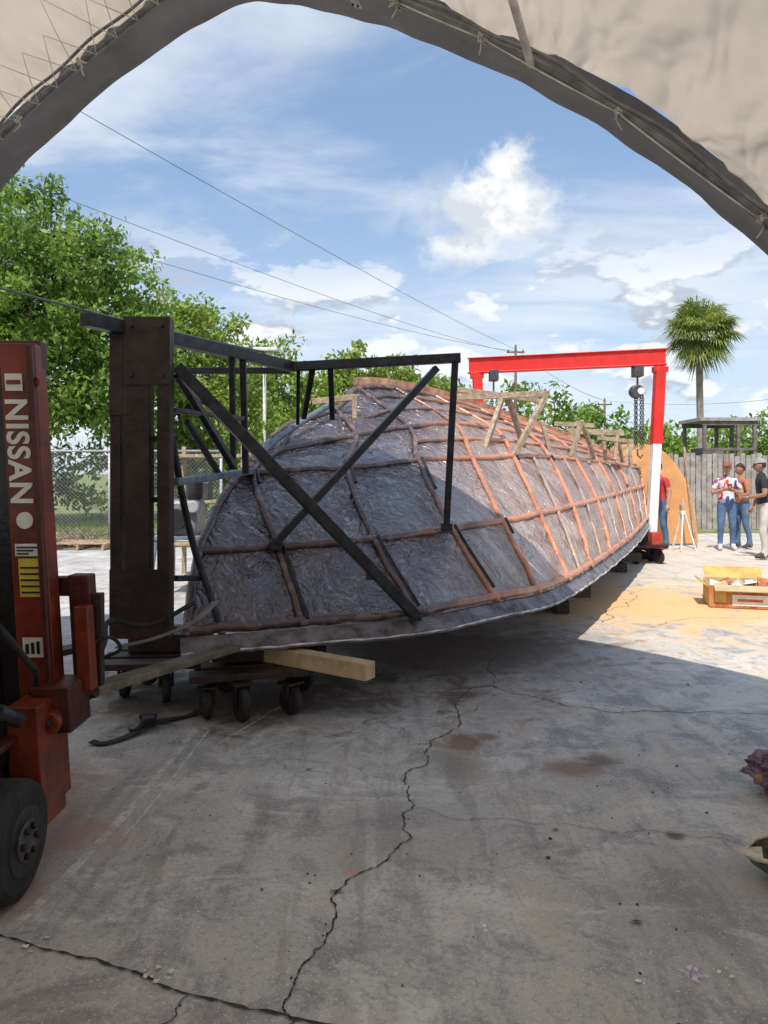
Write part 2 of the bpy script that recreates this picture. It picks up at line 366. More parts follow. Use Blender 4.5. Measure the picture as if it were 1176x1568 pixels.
def SN(u,v):
    e=.02; a=S_(min(u+e,10),v)-S_(max(u-e,0),v); b_=S_(u,min(v+e,4))-S_(u,max(v-e,0))
    n=a.cross(b_).normalized()
    if n.y>0 and n.z<.2: n=-n
    if n.z<0: n=-n
    return n
hull=empty('boat_hull_mould')
hm,nt,b=new_mat('fibreglass_skin'); N=nt.nodes;L=nt.links
tc=N.new('ShaderNodeTexCoord'); P=tc.outputs['Object']
sp=N.new('ShaderNodeSeparateXYZ'); L.new(P,sp.inputs[0])
at=N.new('ShaderNodeAttribute'); at.attribute_name='panel_tone'
na=noise_n(P,1.4,3,.6,.4); nb=noise_n(P,2.6,4,.55,1.2,(1,1,.8)); nc=noise_n(P,5.0,3,.5,3.2,(1.8,1.8,.45),.3); nd=noise_n(P,2.2,3,.55,.8,(1,1,1),0,(5,5,5))
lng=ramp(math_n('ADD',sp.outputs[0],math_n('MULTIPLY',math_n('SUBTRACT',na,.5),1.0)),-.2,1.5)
base=mixc(lng,(.078,.068,.092,1),(.47,.385,.335,1))  # resin tone by length, with tent shade and sunlit end put into the colour
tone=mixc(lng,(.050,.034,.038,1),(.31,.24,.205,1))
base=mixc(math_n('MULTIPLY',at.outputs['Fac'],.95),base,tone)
base=mixc(math_n('MULTIPLY',ramp(nd,.52,.66),math_n('ADD',math_n('MULTIPLY',lng,.35),.25)),base,(.18,.085,.055,1))
base=mixc(math_n('MULTIPLY',ramp(nb,.52,.66),.35),base,(.20,.19,.24,1))  # grey-blue sheen and, next, pale reflection streaks painted into the skin colour
base=mixc(math_n('MULTIPLY',ramp(nc,.60,.66),.30),base,(.46,.44,.48,1))
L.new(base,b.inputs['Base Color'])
L.new(math_n('ADD',math_n('MULTIPLY',nd,.25),.06),b.inputs['Roughness']); b.inputs['Specular IOR Level'].default_value=.9
b.inputs['Coat Weight'].default_value=.6; b.inputs['Coat Roughness'].default_value=.12
bp=N.new('ShaderNodeBump'); bp.inputs['Strength'].default_value=1.0; bp.inputs['Distance'].default_value=.06
L.new(noise_n(P,4.5,3,.5,2.6,(1.3,1.3,.6),.2),bp.inputs['Height']); L.new(bp.outputs[0],b.inputs['Normal']); L.new(bp.outputs[0],b.inputs['Coat Normal'])
def rib_material(name,cl,cr_,gm_):
    global N,L
    rm,nt,b=new_mat(name); N=nt.nodes;L=nt.links
    tc=N.new('ShaderNodeTexCoord'); P=tc.outputs['Object']; sp=N.new('ShaderNodeSeparateXYZ'); L.new(P,sp.inputs[0])
    na=noise_n(P,2.2,3,.6,.4); nb=noise_n(P,8,3,.6,.8)
    lng=ramp(math_n('ADD',sp.outputs[0],math_n('MULTIPLY',math_n('SUBTRACT',na,.5),1.6)),.1,1.2)
    base=mixc(lng,cl,cr_)  # dark shaded end and orange sunlit end painted into the rib colour
    base=mixc(math_n('MULTIPLY',ramp(nb,.50,.64),gm_),base,(.34,.27,.25,1))
    base=mixc(math_n('MULTIPLY',ramp(na,.52,.60),.42),base,(.14,.065,.045,1))
    L.new(base,b.inputs['Base Color']); b.inputs['Roughness'].default_value=.25; b.inputs['Specular IOR Level'].default_value=.7
    bp=N.new('ShaderNodeBump'); bp.inputs['Strength'].default_value=.6; bp.inputs['Distance'].default_value=.02
    L.new(noise_n(P,12,2,.6,.8),bp.inputs['Height']); L.new(bp.outputs[0],b.inputs['Normal']); return rm
rm=rib_material('rib_fibreglass',(.085,.052,.055,1),(.62,.25,.13,1),.35)
rmg=rib_material('rib_fibreglass_grey',(.07,.06,.07,1),(.40,.30,.25,1),.6)
nu,nv=320,128
V=[];F=[];tn=[]
prng=random.Random(3); pt_={}
for j in range(nv+1):
    for i in range(nu+1):
        u=10*i/nu; v=4*j/nv
        q=S_(u,v); w_=.014*noise.noise(Vector((u*3,v*3,1.3)))+.016*abs(noise.noise(Vector((q.x*2.6+q.z*2,q.y*2.6,q.z*4))))
        V.append(q+SN(u,v)*w_)
for j in range(nv):
    for i in range(nu):
        a=j*(nu+1)+i; F.append((a,a+1,a+nu+2,a+nu+1))
        u=10*(i+.5)/nu; v=4*(j+.5)/nv; key=(int(u*2) if u>4 else int(u),int(v),int((u*2.6+v*.8)%2))
        if key not in pt_: pt_[key]=prng.random()
        tn.append(pt_[key])
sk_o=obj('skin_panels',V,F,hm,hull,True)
at_=sk_o.data.attributes.new('panel_tone','FLOAT','FACE'); at_.data.foreach_set('value',tn)
V=[];F=[]
edge=[S_(0,v/8) for v in range(0,33)]+[S_(10*i/160,4) for i in range(1,161)]+[S_(10,4-v/8) for v in range(1,33)]
for p in edge: V+=[p.copy(),Vector((p.x,p.y,.5 if p.z>.5 else p.z-.02))]
for i in range(len(edge)-1): F.append((2*i,2*i+1,2*i+3,2*i+2))
obj('end_walls',V,F,hm,hull)
sect=[(-1.1,-.5),(-.8,.35),(-.35,.62),(.35,.62),(.8,.35),(1.1,-.5)]
def rail(uvs,r,wob=.010):
    pts=[];nr=[];rr=[]
    for k,(u,v) in enumerate(uvs):
        n=SN(u,v); pts.append(S_(u,v)+n*.018+Vector((noise.noise(Vector((u*4,v*4,0))),0,noise.noise(Vector((u*4,v*4,9)))))*wob); nr.append(n)
        rr.append(r*(1+.30*noise.noise(Vector((u*8,v*9,4)))))
    return sweep_data(pts,rr,8,sect,nr)
parts=[];pg=[]
for v in (0.06,1,2,3,3.95):
    parts.append(rail([(10*i/160,v) for i in range(161)],.031 if v<3 else .036))
for u in [.04,1,2,3,4,5,6,7,8,9,9.95]:
    parts.append(rail([(u,4*j/60) for j in range(61)],.029 if u>3.5 else .027))
for u in (5.5,6.5,7.5,8.5,9.5):
    pg.append(rail([(u,j/20) for j in range(41)],.022))
for v,u0 in ((2.5,3),(3.4,2.4),(3.7,3)):
    parts.append(rail([(u0+(10-u0)*i/110,v) for i in range(111)],.026))
V,F=merge(parts); obj('ribs_and_stringers',V,F,rm,hull,True)
V,F=merge(pg); obj('secondary_ribs',V,F,rmg,hull,True)
fl=M('flange_resin',(.10,.085,.09),.4,0,.4,9,.5,col2=(.22,.20,.22))
fle=M('flange_edge_white',(.5,.5,.56),.5,0,.6,7,.3)
V=[];F=[];E=[]
for i in range(161):
    u=10*i/160; p=S_(u,0); t=(S_(min(u+.05,10),0)-S_(max(u-.05,0),0)); t.z=0; t.normalize(); o_=Vector((t.y,-t.x,0))
    wv=.07+.018*noise.noise(Vector((u*5,0,0)))
    a=p+Vector((0,0,-.005)); b_=p+o_*wv+Vector((0,0,-.08+.008*noise.noise(Vector((u*7,3,0))))); c_=b_+Vector((0,0,-.03)); d_=a+Vector((0,0,-.08))
    V+=[a,b_,c_,d_]; E.append(b_+o_*.003+Vector((0,0,-.012)))
for i in range(160):
    for k in range(4): F.append((4*i+k,4*i+(k+1)%4,4*i+4+(k+1)%4,4*i+4+k))
F+=[(0,1,2,3),(643,642,641,640)]
obj('flange',V,F,fl,hull)
tube('flange_edge',E,[.007*(1+1.0*noise.noise(Vector((i*.5,0,0)))) for i in range(161)],fle,hull,6)
tim=M('weathered_timber',(.36,.28,.20),.9,0,.35,14,.5,60)
tim2=M('orange_primed',(.50,.27,.17),.7,0,.4,6,.3)
V,F=sweep_data([S_(3+7*i/60,4)+Vector((0,0,.05)) for i in range(61)],.05,4,[(-.5,-1),(-.5,1),(.5,1),(.5,-1)])
obj('top_flange',V,F,tim2,hull)
beam('ridge_board',S_(3,4)+Vector((0,0,.02)),S_(3.9,4)+Vector((0,.02,.03)),.04,.16,tim2,hull)

# ------------------------------------------------------------------ timber trestles on hull
tr=empty('timber_bracing')
def tb(a,b_,w=.05,h=.06): beam('plank',a,b_,w,h,tim,tr)
tb((.851,8.62,2.389),(1.92,8.58,2.427),.05,.07)
tb((1.367,8.58,2.36),(1.088,8.0,1.75)); tb((1.861,8.55,2.374),(1.44,8.2,1.70)); tb((1.459,8.64,2.36),(1.71,9.0,1.78))
tb((2.721,10.2,2.22),(2.56,10.1,1.723)); tb((2.74,10.25,2.22),(3.129,11,1.743)); tb((2.4,10.4,2.2),(2.9,10.2,2.16))
tb((3.784,12,2.136),(3.71,11.9,1.72)); tb((3.80,12.05,2.13),(4.0,12.4,1.7)); tb((2.99,12,2.189),(3.89,12,2.157),.05,.09)
tb((-.738,7.6,2.238),(-.289,7.6,2.285)); tb((-.30,7.6,2.3),(-.30,7.6,2.0)); tb((1.0,9.9,2.62),(2.2,10.6,2.55),.06,.07); tb((1.6,10.2,2.55),(1.6,10.3,2.3))
tb((3.1,11.0,2.0),(3.1,11.05,1.75)); tb((3.3,11.4,2.05),(3.9,11.6,2.0)); tb((4.3,13.0,2.1),(4.35,13.0,1.6)); tb((4.1,13.1,1.95),(4.6,13.1,1.95))
tb((3.45,11.6,2.0),(3.5,11.65,1.65)); tb((4.15,12.6,1.95),(4.1,12.5,1.62)); tb((2.05,9.6,2.18),(2.15,9.6,1.8))

# ------------------------------------------------------------------ steel frame
sf=empty('steel_lifting_frame')
st=M('black_steel',(.026,.028,.035),.38,.3,.5,12,.2)
stb=M('rusty_dark_steel',(.034,.020,.017),.5,.2,.5,6,.35)
stl=M('blue_grey_steel',(.16,.20,.24),.45,.3,.3,10,.1)
for x0,x1,zt in ((-1.545,-1.484,2.30),(-1.458,-1.321,2.375),(-1.28,-1.206,2.385)):
    box('channel',((x0+x1)/2,4.21,(zt+.57)/2),(x1-x0,.09,zt-.57),stb,sf,bv=.006)
box('upper_plate',(-1.335,4.16,2.19),(.262,.012,.385),stb,sf,bv=.002); box('upper_plate_side',(-1.505,4.161,2.06),(.076,.012,.47),stb,sf,bv=.002)
box('lower_plate',(-1.375,4.160,.765),(.338,.012,.39),stb,sf,bv=.002)
for z in (1.35,1.7): box('slat',(-1.30,4.23,z),(.035,.02,.03),stb,sf)
for z in (2.33,2.05,.9,.65):
    for x in (-1.42,-1.25): cyl('bolt',(x,4.155,z),(x,4.135,z),.012,st,sf,6,0)
def sb(a,b_,w=.055,m_=st,n_='member'): beam(n_,a,b_,w,w,m_,sf,.006)
sb((-1.6,3.95,2.325),(-.70,5.72,2.325),.075,st,'top_rail')
sb((-.73,5.69,2.32),(.58,5.6,2.375),.07,st,'cross_rail')
sb((-1.556,5.91,2.32),(-.747,5.90,2.32),.05)
sb((.54,5.61,2.36),(.49,5.80,1.09),.05,st,'post')
sb((.40,5.60,2.30),(-.749,5.12,1.02),.05,st,'diagonal_brace')
sb((-1.208,4.3,2.12),(.206,4.93,.56),.07,st,'diagonal_brace')
sb((-.986,5.165,2.3),(-.99,5.3,1.5),.045,st,'post'); sb((-1.04,5.056,2.3),(-1.05,5.15,1.6),.04,st,'post')
sb((-.55,5.68,2.3),(-.674,6.2,1.97),.045); sb((-.41,5.67,2.3),(-.447,6.4,1.98),.045); sb((-.66,5.7,2.3),(-.70,6.0,1.9),.03)
sb((-1.2,4.3,2.08),(-1.036,5.1,1.545),.045); sb((-1.2,4.5,1.82),(-1.14,5.1,1.5),.035)
sb((-1.227,4.3,1.868),(-.973,5.1,1.88),.03); sb((-1.21,4.3,1.45),(-1.04,5.85,1.52),.045,stl); sb((-1.208,4.3,.89),(-1.146,4.7,.836),.035)
tube('curved_leg',[spl([Vector(q) for q in ((-1.235,4.3,1.72),(-1.215,4.5,1.3),(-1.17,4.6,1.0),(-1.08,4.62,.72),(-1.0,4.6,.48))],i/5) for i in range(21)],.023,st,sf,8)
tube('curved_tube',[spl([Vector(q) for q in ((-1.06,6.2,1.62),(-.97,6.5,1.78),(-.80,6.9,1.96),(-.543,7.4,2.19))],i/5) for i in range(16)],.03,stl,sf,8)
for (x,y,z) in ((-.0735,4.8,.86),(.206,4.93,.57),(-.749,5.12,1.02),(.49,5.79,1.1)): box('weld_plate',(x,y+.01,z-.02),(.09,.05,.06),st,sf)
for u,v,dl in ((1,1,.7),(1,2,.25),(2,1,.9),(2,2,.3),(3,1,.85),(3,2,.5),(1,.45,.4),(4,1,.2),(5,2,.12),(6,2,.12)):
    pts=[S_(u+.04,v-dl*k/6)+SN(u,max(0,v-dl*k/6))*.038 for k in range(7)]
    V,F=sweep_data(pts,.016,4); obj('hold_down_rod',V,F,st,sf)

# ------------------------------------------------------------------ dollies + lumber under the hull
rub=M('black_rubber',(.02,.02,.02),.75,0,.4,14,.2)
def caster(par,x,y,r=.10,a=0.):
    d=Vector((math.cos(a),math.sin(a),0)); c=Vector((x,y,.004+r))
    cyl('wheel',c-d*.025,c+d*.025,r,rub,par,28,.012); cyl('hub',c-d*.031,c+d*.031,r*.42,stb,par,16)
    for s in (-1,1): box('fork',c+d*.042*s+Vector((0,0,r*.55)),(.012,.05,r*1.2),stb,par,Matrix.Rotation(a,3,'Z'))
    box('caster_plate',c+Vector((0,0,r*1.18)),(.12,.12,.015),stb,par,Matrix.Rotation(a,3,'Z'))
for (cx_,cy_,rz,ws) in ((-.78,4.72,.25,[(-.30,-.2),(-.08,-.25),(.2,-.12),(.2,.35),(-.3,.35)]),(-1.48,4.95,.1,[(-.25,.0),(.05,-.1),(.2,.25),(-.2,.3)])):
    e=empty('transport_dolly')
    for i,(a,b_) in enumerate(ws): caster(e,cx_+a,cy_+b_,.105 if i%2 else .09,rz+.3*i)
    R=Matrix.Rotation(rz,3,'Z')
    for k,dy in enumerate((-.16,.05,.26,.45)): box('deck_plank',(cx_-.05+.02*k,cy_+dy,.265),(.72,.15,.04+.002*k),stb,e,R)
    box('crib',(cx_,cy_+.1,.35),(.5,.1,.12),stb,e,R); box('crib',(cx_,cy_+.35,.35),(.5,.1,.12),stb,e,R)
lum=M('fresh_lumber',(.44,.33,.19),.8,0,.25,5,.3,40)
beam('lumber_beam',(-.08,4.36,.335),(-1.1,5.05,.335),.10,.10,lum)
for (x,y,z0,sx) in ((1.9,7.9,.45,.4),(3.6,11.2,.5,.5),(4.5,12.9,.55,.4)):
    e=empty('timber_cribbing')
    for k in range(3): box('block',(x+.1*(k%2),y+.2,.075+.14*k),(.5 if k%2 else .14,.14 if k%2 else .5,.13),stb,e)
e=empty('transport_dolly'); 
for a,b_ in ((-.2,-.1),(.2,-.05),(-.2,.3),(.2,.3)): caster(e,4.35+a,12.3+b_,.11,.5)
box('deck',(4.35,12.4,.30),(.6,.6,.05),stb,e)
box('red_block',(4.52,12.35,.42),(.16,.2,.2),M('red_block_paint',(.45,.05,.03),.5),e)
strap=empty('ratchet_strap')
pts=[spl([Vector(q) for q in ((-1.62,4.09,.02),(-1.54,4.07,.015),(-1.436,4.19,.02),(-1.40,4.38,.03),(-1.30,4.45,.02),(-1.15,4.6,.03),(-1.05,4.8,.2))],i/6) for i in range(37)]
V,F=sweep_data(pts,1,4,[(-.022,-.003),(-.022,.003),(.022,.003),(.022,-.003)]); obj('webbing',V,F,rub,strap)
box('ratchet',(-1.40,4.38,.045),(.07,.13,.05),st,strap,Matrix.Rotation(.5,3,'Z')); cyl('spindle',(-1.45,4.38,.06),(-1.35,4.40,.06),.014,stb,strap,12)
tube('hook',[Vector((-1.40,4.31,.03)),Vector((-1.42,4.25,.03)),Vector((-1.45,4.23,.03)),Vector((-1.47,4.26,.03))],.008,stb,strap)
tube('air_hose',[spl([Vector(q) for q in ((-1.3,3.1,.62),(-1.33,3.5,.68),(-1.45,3.9,.72),(-1.3,4.1,.66),(-1.1,4.3,.75))],i/5) for i in range(21)],.014,rub)
V,F=sweep_data([spl([Vector(q) for q in ((-1.45,4.0,.56),(-1.25,4.05,.60),(-1.08,4.2,.66),(-1.0,4.4,.74))],i/6) for i in range(19)],1,4,[(-.03,-.003),(-.03,.003),(.03,.003),(.03,-.003)]); obj('sling_strap',V,F,M('strap_grey',(.16,.15,.15),.7))

# ------------------------------------------------------------------ forklift
fk=empty('forklift')
red=M('forklift_red',(.13,.020,.012),.38,0,.45,5,.15,col2=(.22,.038,.018))
redd=M('forklift_dark_red',(.06,.012,.010),.45,0,.4,7,.2)
wht=M('decal_white',(.66,.65,.62),.5,0,.12,12,0)
yel=M('decal_yellow',(.62,.46,.06),.5,0,.1,10,0)
blk=M('oily_black',(.015,.015,.017),.4,0,.5,9,.2)
def mastpart(n_,x0,x1,y0,y1,z0,z1,m_):
    V=[]
    for z in (z0,z1):
        dx=(1.2-z)*.06
        for y in (y0,y1):
            for x in (x0,x1): V.append((x+dx,y,z))
    o=obj(n_,V,[(0,2,3,1),(4,5,7,6),(0,1,5,4),(2,6,7,3),(0,4,6,2),(1,3,7,5)],m_,fk); bevel(o,.006); return o
mastpart('outer_mast_rail',-1.515,-1.37,3.0,3.10,.18,2.03,red)
mastpart('mast_flange',-1.395,-1.37,2.97,3.0,.20,2.02,redd)
mastpart('inner_mast_channel',-1.60,-1.52,3.03,3.13,.12,2.02,blk)
mastpart('inner_mast_rail',-1.66,-1.61,3.02,3.12,.2,2.04,redd)
mastpart('left_mast_rail',-2.30,-2.18,3.0,3.12,.18,2.03,red)
mastpart('mast_crossbar',-2.3,-1.37,3.05,3.12,1.93,2.05,redd)
mastpart('mast_crossbar_low',-2.3,-1.4,3.06,3.12,.35,.5,redd)
mastpart('lift_cylinder',-1.72,-1.675,3.04,3.09,.2,1.9,st)
mastpart('tilt_bracket',-1.42,-1.27,2.90,3.10,.48,.66,redd)
mastpart('mast_foot',-1.46,-1.34,2.78,2.98,.16,.62,red)
cyl('tilt_pin',(-1.30,2.86,.53),(-1.30,3.02,.53),.045,red,fk,20); cyl('tilt_pin_core',(-1.30,2.84,.53),(-1.30,3.04,.53),.018,blk,fk,12)
for (z0,z1) in ((.98,1.06),(.54,.62)): mastpart('carriage_bar',-2.25,-1.28,3.13,3.19,z0,z1,redd)
mastpart('carriage_side',-1.345,-1.255,3.12,3.2,.55,1.07,redd); mastpart('carriage_plate',-1.30,-1.24,3.05,3.12,.60,.95,red)
beam('fork_blade',(-1.245,3.12,.585),(-.91,4.44,.455),.11,.035,M('fork_metal',(.16,.14,.10),.45,.5,.4,8,.2),fk)
box('fork_heel',(-1.25,3.16,.78),(.10,.04,.42),stb,fk)
beam('fork_blade_far',(-2.05,3.2,.585),(-1.75,4.4,.48),.11,.035,stb,fk)
def text(body,size,center,m_,n_,par,zlen=None):
    cu=bpy.data.curves.new(n_,'FONT'); cu.body=body; cu.size=size; cu.extrude=.001; cu.offset=.0035; cu.space_character=1.08
    to=bpy.data.objects.new(n_,cu); COL.objects.link(to); bpy.context.view_layer.update()
    me=bpy.data.meshes.new_from_object(to.evaluated_get(bpy.context.evaluated_depsgraph_get())); bpy.data.objects.remove(to)
    xs=[v.co.x for v in me.vertices]; ys=[v.co.y for v in me.vertices]; cx_=(min(xs)+max(xs))/2; cy_=(min(ys)+max(ys))/2
    sx=zlen/(max(xs)-min(xs)) if zlen else 1
    R=(Matrix.Rotation(math.radians(90),3,'Y')@Matrix.Rotation(math.radians(90),3,'X'))
    for v in me.vertices:
        q=R@Vector(((v.co.x-cx_)*sx,v.co.y-cy_,v.co.z)); v.co=Vector(center)+q; v.co.x+=(1.2-v.co.z)*.06
    me.materials.append(m_); o=bpy.data.objects.new(n_,me); COL.objects.link(o); o.parent=par
text('NISSAN',.125,(-1.455,2.996,1.590),wht,'mast_lettering',fk,.42)
def label(n_,x0,x1,z0,z1,m_,y=2.997):
    mastpart(n_,x0,x1,y-.0015,y+.002,z0,z1,m_).modifiers.clear()
label('logo_plate',-1.495,-1.425,1.835,1.905,wht,2.996)
cyl('logo_ring',(-1.418,2.9935,1.87),(-1.418,2.9955,1.87),.024,red,fk,24,0); label('logo_inner',-1.488,-1.432,1.862,1.878,red,2.991)
cyl('logo_disc',(-1.455,2.9945,1.310),(-1.455,2.999,1.310),.034,wht,fk,28,0)
label('warning_label_white',-1.495,-1.385,1.165,1.215,wht); label('label_yellow',-1.485,-1.39,1.0,1.155,yel)
for k in range(5): label('label_print',-1.478,-1.40,1.015+k*.025,1.022+k*.025,blk,2.993)
for k in range(3): label('label_print',-1.488,-1.44+.02*k,1.172+k*.013,1.178+k*.013,blk,2.993)
label('serial_plate',-1.487,-1.405,.755,.835,wht)
for k,(a,b_) in enumerate(((-1.475,-1.462),(-1.452,-1.440),(-1.43,-1.418))): label('serial_print',a,b_,.77,.81+.005*k,blk,2.993)
def tyre(x,y,r,wd):
    cyl('tyre',(x-wd/2,y,r+.004),(x+wd/2,y,r+.004),r,rub,fk,48,.035)
    cyl('rim',(x+wd/2-.015,y,r+.004),(x+wd/2+.004,y,r+.004),r*.58,blk,fk,28,.004)
    cyl('rim_face',(x+wd/2,y,r+.004),(x+wd/2+.012,y,r+.004),r*.34,M('rim_grey',(.07,.07,.07),.6,0,.5,30,.4),fk,20,.004)
    for k in range(6):
        a=k*math.pi/3; cyl('lug_nut',(x+wd/2+.01,y+math.cos(a)*r*.24,r+.004+math.sin(a)*r*.24),(x+wd/2+.028,y+math.cos(a)*r*.24,r+.004+math.sin(a)*r*.24),.012,stb,fk,6,0)
tyre(-1.34,2.60,.205,.16); tyre(-2.35,2.6,.2,.16); tyre(-1.5,.95,.18,.14); tyre(-2.25,.95,.18,.14)
box('chassis',(-1.87,1.75,.45),(.72,2.0,.42),red,fk,bv=.03); box('counterweight',(-1.87,.62,.65),(.86,.5,.8),red,fk,bv=.08)
box('hood',(-1.87,1.15,.85),(.7,.7,.35),red,fk,bv=.04); box('seat',(-1.87,1.25,1.06),(.45,.45,.1),blk,fk,bv=.03); box('seat_back',(-1.87,1.03,1.3),(.45,.1,.45),blk,fk,bv=.03)
box('dash',(-1.87,2.45,.95),(.6,.2,.55),blk,fk,bv=.02); box('fender',(-1.44,2.62,.50),(.13,.5,.03),redd,fk,bv=.01)
box('axle_block',(-1.47,2.72,.48),(.10,.32,.18),blk,fk,bv=.02)
for x in (-2.2,-1.55):
    beam('guard_leg',(x,2.45,1.0),(x,2.2,2.1),.06,.05,blk,fk); beam('guard_rear_leg',(x,.75,1.0),(x,.9,2.1),.06,.05,blk,fk); beam('guard_side',(x,.85,2.12),(x,2.3,2.12),.06,.05,blk,fk)
for k in range(7): box('guard_slat',(-1.87,.95+k*.22,2.16),(.7,.04,.03),blk,fk)
tube('hydraulic_hose',[spl([Vector(q) for q in ((-1.45,2.75,.95),(-1.36,2.8,.80),(-1.36,2.9,.70),(-1.45,2.98,.55))],i/5) for i in range(16)],.013,rub,fk)
tube('hydraulic_hose',[spl([Vector(q) for q in ((-1.24,3.12,.78),(-1.17,3.16,.80),(-1.14,3.2,.74),(-1.22,3.2,.70))],i/5) for i in range(16)],.008,rub,fk)
cyl('lamp_knob',(-1.33,2.70,.60),(-1.36,2.60,.66),.03,st,fk)

# ------------------------------------------------------------------ gantry crane
gc=empty('gantry_crane')
gr=M('gantry_red',(.62,.025,.02),.4,0,.15,4,.05); wr=M('white_wrap',(.72,.70,.70),.6,0,.12,8,.4)
beam('bridge_beam_web',(1.60,13.9,3.52),(4.95,13.0,3.55),.10,.26,gr,gc,.006)
beam('bridge_beam_top_flange',(1.58,13.9,3.655),(4.97,13.0,3.685),.18,.02,gr,gc); beam('bridge_beam_bottom_flange',(1.58,13.9,3.385),(4.97,13.0,3.415),.18,.02,gr,gc)
for (x,y,s) in ((4.86,13.02,-1),(1.74,13.85,1)):
    bx=x+s*.20
    mid=Vector((x,y,3.38)).lerp(Vector((bx,y-.1,.15)),.42)
    beam('leg_upper',(x,y,3.38),mid,.17,.17,gr,gc); beam('leg_lower',mid,(bx,y-.1,.3),.15,.15,wr,gc)
    beam('leg_foot',(bx,y-.1,.3),(bx,y-.1,.14),.17,.17,gr,gc); beam('gusset',(x-.12,y,3.33),(x+.12,y,3.33),.17,.10,gr,gc)
    beam('base_rail',(bx,y-.5,.19),(bx,y+1.2,.19),.12,.10,gr,gc)
    for yy in (-.4,1.1): cyl('wheel',(bx-.04,y+yy,.084),(bx+.04,y+yy,.084),.08,rub,gc)
chm=M('hoist_steel',(.10,.10,.11),.4,.7,.3,14,.1)
def hoist(x,y,z,big):
    h=empty('chain_hoist')
    box('trolley',(x,y,z-.04),(.16,.22,.20),chm,h,bv=.01)
    beam('shackle',(x,y,z-.12),(x,y,z-.32),.03,.03,chm,h)
    cyl('gear_case',(x-.02,y-.08,z-.40),(x-.02,y+.08,z-.40),.12*big,chm,h,24,.02); cyl('chain_wheel',(x+.03,y-.11,z-.40),(x+.03,y-.085,z-.40),.06*big,wr,h,24)
    for s in (-.05,.05,-.02,.09):
        parts=[]
        ln=.9 if big>.9 else .25
        for k in range(int(ln/.045)):
            c=Vector((x+s,y-.02,z-.5-k*.045)); hor=Vector((1,0,0)) if k%2 else Vector((0,1,0))
            ring=[c+hor*.018*math.cos(a)+Vector((0,0,.030))*math.sin(a) for a in [j*math.pi/4 for j in range(9)]]
            parts.append(sweep_data(ring,.008,5,cap=False))
        V,F=merge(parts); obj('chain',V,F,chm,h,True)
    tube('hook',[Vector((x,y,z-.5-ln)),Vector((x,y,z-.62-ln)),Vector((x+.05,y,z-.68-ln)),Vector((x+.09,y,z-.62-ln))],.015,chm,h)
hoist(4.49,13.1,3.35,1.0); hoist(2.04,13.76,3.36,.6)

# ------------------------------------------------------------------ trees
def leaf_mat(name,c1,c2,c3,sc=.9):
    m,nt,b=new_mat(name); g=globals(); g['N']=nt.nodes; g['L']=nt.links
    tc=N.new('ShaderNodeTexCoord'); a=noise_n(tc.outputs['Object'],sc,2,.6); d=noise_n(tc.outputs['Object'],7,1,.6)
    c=mixc(ramp(a,.35,.65),c1+(1,),c2+(1,)); c=mixc(math_n('MULTIPLY',ramp(d,.5,.7),.6),c,c3+(1,))
    L.new(c,b.inputs['Base Color']); b.inputs['Roughness'].default_value=.5; b.inputs['Specular IOR Level'].default_value=.35
    t=N.new('ShaderNodeBsdfTranslucent'); L.new(c,t.inputs[0]); mx=N.new('ShaderNodeMixShader'); mx.inputs[0].default_value=.4
    L.new(b.outputs[0],mx.inputs[1]); L.new(t.outputs[0],mx.inputs[2]); L.new(mx.outputs[0],N['Material Output'].inputs['Surface']); return m
lm=leaf_mat('broad_leaves',(.11,.20,.03),(.23,.36,.06),(.34,.44,.11))
lm2=leaf_mat('broad_leaves_yellowish',(.17,.27,.035),(.30,.40,.08),(.40,.46,.13))
bark=M('bark',(.15,.12,.085),.9,0,.4,5,.6)
def leaves(name,centers,rad,per,size,mat,parent=None):
    C=np.repeat(np.array(centers),per,axis=0); n=len(C); R=np.repeat(np.array(rad),per)
    d=rng.normal(size=(n,3)); d/=np.linalg.norm(d,axis=1)[:,None]
    pos=C+d*(R*rng.random(n)**.45)[:,None]*np.array([1,1,.75])
    ax=rng.normal(size=(n,3)); ax[:,2]-=.5; ax/=np.linalg.norm(ax,axis=1)[:,None]
    nn=d+rng.normal(size=(n,3))*.6+np.array([0,0,.5]); s=np.cross(ax,nn); s/=np.linalg.norm(s,axis=1)[:,None]+1e-6
    sz=(size*rng.uniform(.6,1.35,n))[:,None]
    up=np.cross(s,ax)
    v=np.stack([pos-ax*sz*.5,pos+s*sz*.22+up*sz*.06,pos+ax*sz*.5,pos-s*sz*.22+up*sz*.06],axis=1).reshape(-1,3)
    me=bpy.data.meshes.new(name); me.vertices.add(4*n); me.vertices.foreach_set('co',v.ravel())
    me.loops.add(4*n); me.loops.foreach_set('vertex_index',np.arange(4*n)); me.polygons.add(n)
    me.polygons.foreach_set('loop_start',np.arange(0,4*n,4)); me.update(); me.validate(); me.materials.append(mat)
    o=bpy.data.objects.new(name,me); COL.objects.link(o)
    if parent: o.parent=parent
    return o
def clumps(lobes,dens,rc):
    cs=[];rs=[]
    for (x,y,z,r,h) in lobes:
        k=int(dens*r*r)
        for i in range(k):
            d=Vector((random.gauss(0,1),random.gauss(0,1),random.gauss(0,1))).normalized()
            q=random.uniform(.55,1.05)*(1+.18*noise.noise(d*2.5+Vector((x,y,z))))
            cs.append((x+d.x*r*q,y+d.y*r*q,z+d.z*h*q)); rs.append(rc*random.uniform(.6,1.3))
    return cs,rs
